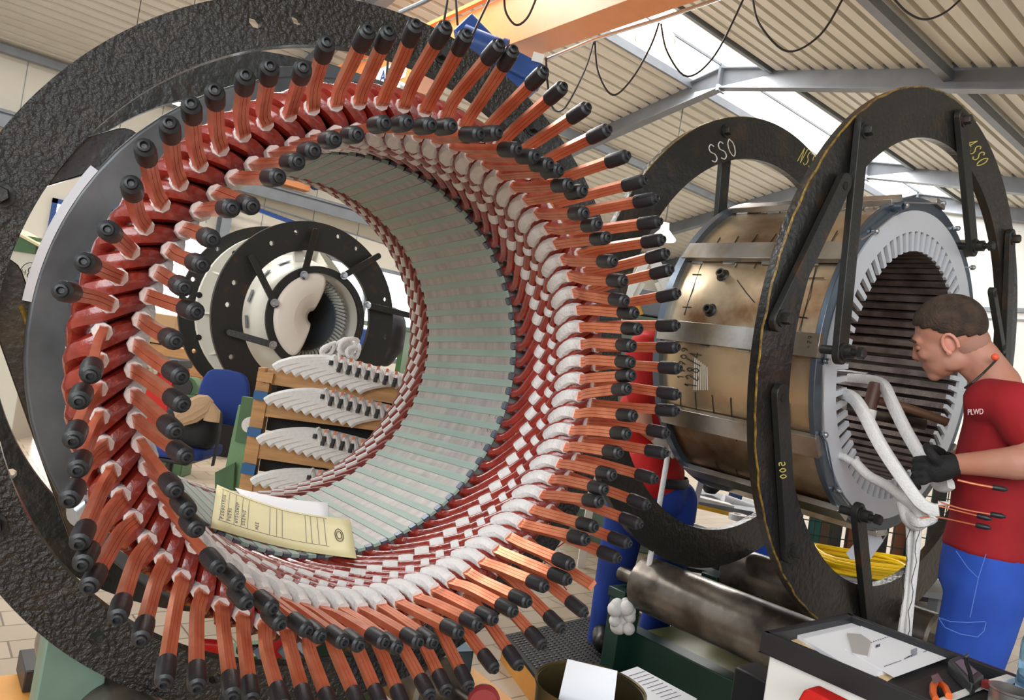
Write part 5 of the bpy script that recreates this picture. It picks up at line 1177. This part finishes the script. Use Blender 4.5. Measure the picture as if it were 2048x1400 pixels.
# red and white thin wires hanging under the wound stator
random.seed(9)
for i in range(12):
    x=1090+random.uniform(-40,30); pts=[(1085+random.uniform(-30,30),1015+random.uniform(-8,20),1.95)]
    for j in range(5): pts.append((x+random.uniform(-35,35),1050+j*32+random.uniform(-12,12),1.95+random.uniform(-.05,.1)))
    tag(obj('thin_wire',tube_px(pts,circ(.0016,5)),mat('thin_red',(190,30,34),.5) if i==0 else (bpy.data.materials['thin_red'] if i%2==0 else M['white'])),'thin %s sensor wire tangled below the lower right of the wound stator'%('red' if i%2==0 else 'white'),'wire','%s sensor wires hanging in a tangle'%('red' if i%2==0 else 'white'))
tag(obj('thin_wire',tube_px([(1160,1016,1.9),(1205,1023,1.88),(1248,1036,1.86),(1262,1034,1.86)],circ(.0022,6)),M['white']),'stiff white wire pointing right between two capped copper leads','wire')
tag(obj('thin_wire',tube_px([(1100,1160,1.85),(1115,1185,1.85),(1135,1198,1.85),(1160,1203,1.85)],circ(.0022,6)),M['white']),'short curved white wire above the beige floor','wire')
# clamps, blocks and channel at the bottom
cl=thing('bar_clamp',px(430,1300,1.75),'red handled clamp with black spindle behind the lower front ring','clamp')
obj('clamp_handle',MB().bar(px(385,1297,1.8),px(462,1303,1.8),.045,.03,FH),M['red2'],cl,bevel=.006); obj('spindle',MB().cyl(px(475,1300,1.8),px(515,1297,1.8),.010,12),M['rubber'],cl); obj('clamp_jaw',MB().bar(px(520,1290,1.8),px(540,1320,1.8),.03,.03,FH),M['finger'],cl); obj('clamp_disc',MB().cyl(px(553,1290,1.8),px(560,1290,1.76),.03,18),M['red2'],cl)
tag(obj('clamp_block',MB().bar(px(570,1285,1.75),px(600,1318,1.75),.04,.04,FH),M['finger'],bevel=.004),'dark steel block beside the red clamp','block')
wb=[pz(x,y,(0,0,.20),(0,0,1)) for x,y in ((835,1345),(895,1335),(990,1402),(905,1430))]
tag(obj('wood_block',MB().hexa([Vector((v.x,v.y,.14)) for v in wb]+wb),M['wood'],bevel=.003),'pale pine block lying on the orange plank at the bottom edge','block')
wb=[pz(x,y,(0,0,.14),(0,0,1)) for x,y in ((880,1330),(935,1325),(1040,1410),(860,1480))]
tag(obj('orange_plank',MB().hexa([Vector((v.x,v.y,.0)) for v in wb]+wb),M['woodo'],bevel=.003),'orange plank under the pine block at the bottom edge','plank')
a_=pz(905,1290,(0,0,.22),(0,0,1));b_=pz(942,1332,(0,0,.22),(0,0,1)); t=(b_-a_).normalized()
m=MB().bar(a_-t*.1,b_,.004,.10,UP).bar(a_-t*.1+UP*.05+t.cross(UP)*.03,b_+UP*.05+t.cross(UP)*.03,.06,.004,UP)
tag(obj('steel_channel',m,mat('petrol_blue_steel',(22,70,88),.4,.2)),'petrol blue steel channel end above the pine block','channel')
tag(obj('black_tube',MB().cyl(pz(800,1345,(0,0,.2),(0,0,1)),pz(930,1440,(0,0,.2),(0,0,1)),.05,20),M['bmetal']),'short black tube at the bottom edge left of the pine block','tube')
tag(obj('red_disc',MB().lathe(px(968,1398,1.62),-fw,[(.034,0),(.036,.01),(.03,.02),(0,.022)],20),mat('dull_red',(150,50,52),.5)),'dull red round knob at the bottom edge','knob')

# pencilled slot numbers on the bore teeth
rk_=mat('red_pencil',(150,70,66),.7)
for (x,y),txt in zip(((978,833),(962,860),(950,887),(917,932),(903,957),(886,977)),('F 2','F 85','F 5','F 4','F 85','F 6')):
    fn_=lambda a,b,x=x,y=y: onbore(x+a*.95,y+a*.26-b,.4293)
    obj('slot_number',strokes(MB(),txt,fn_,4.2,7,1.6,.0006,4),rk_,ST)
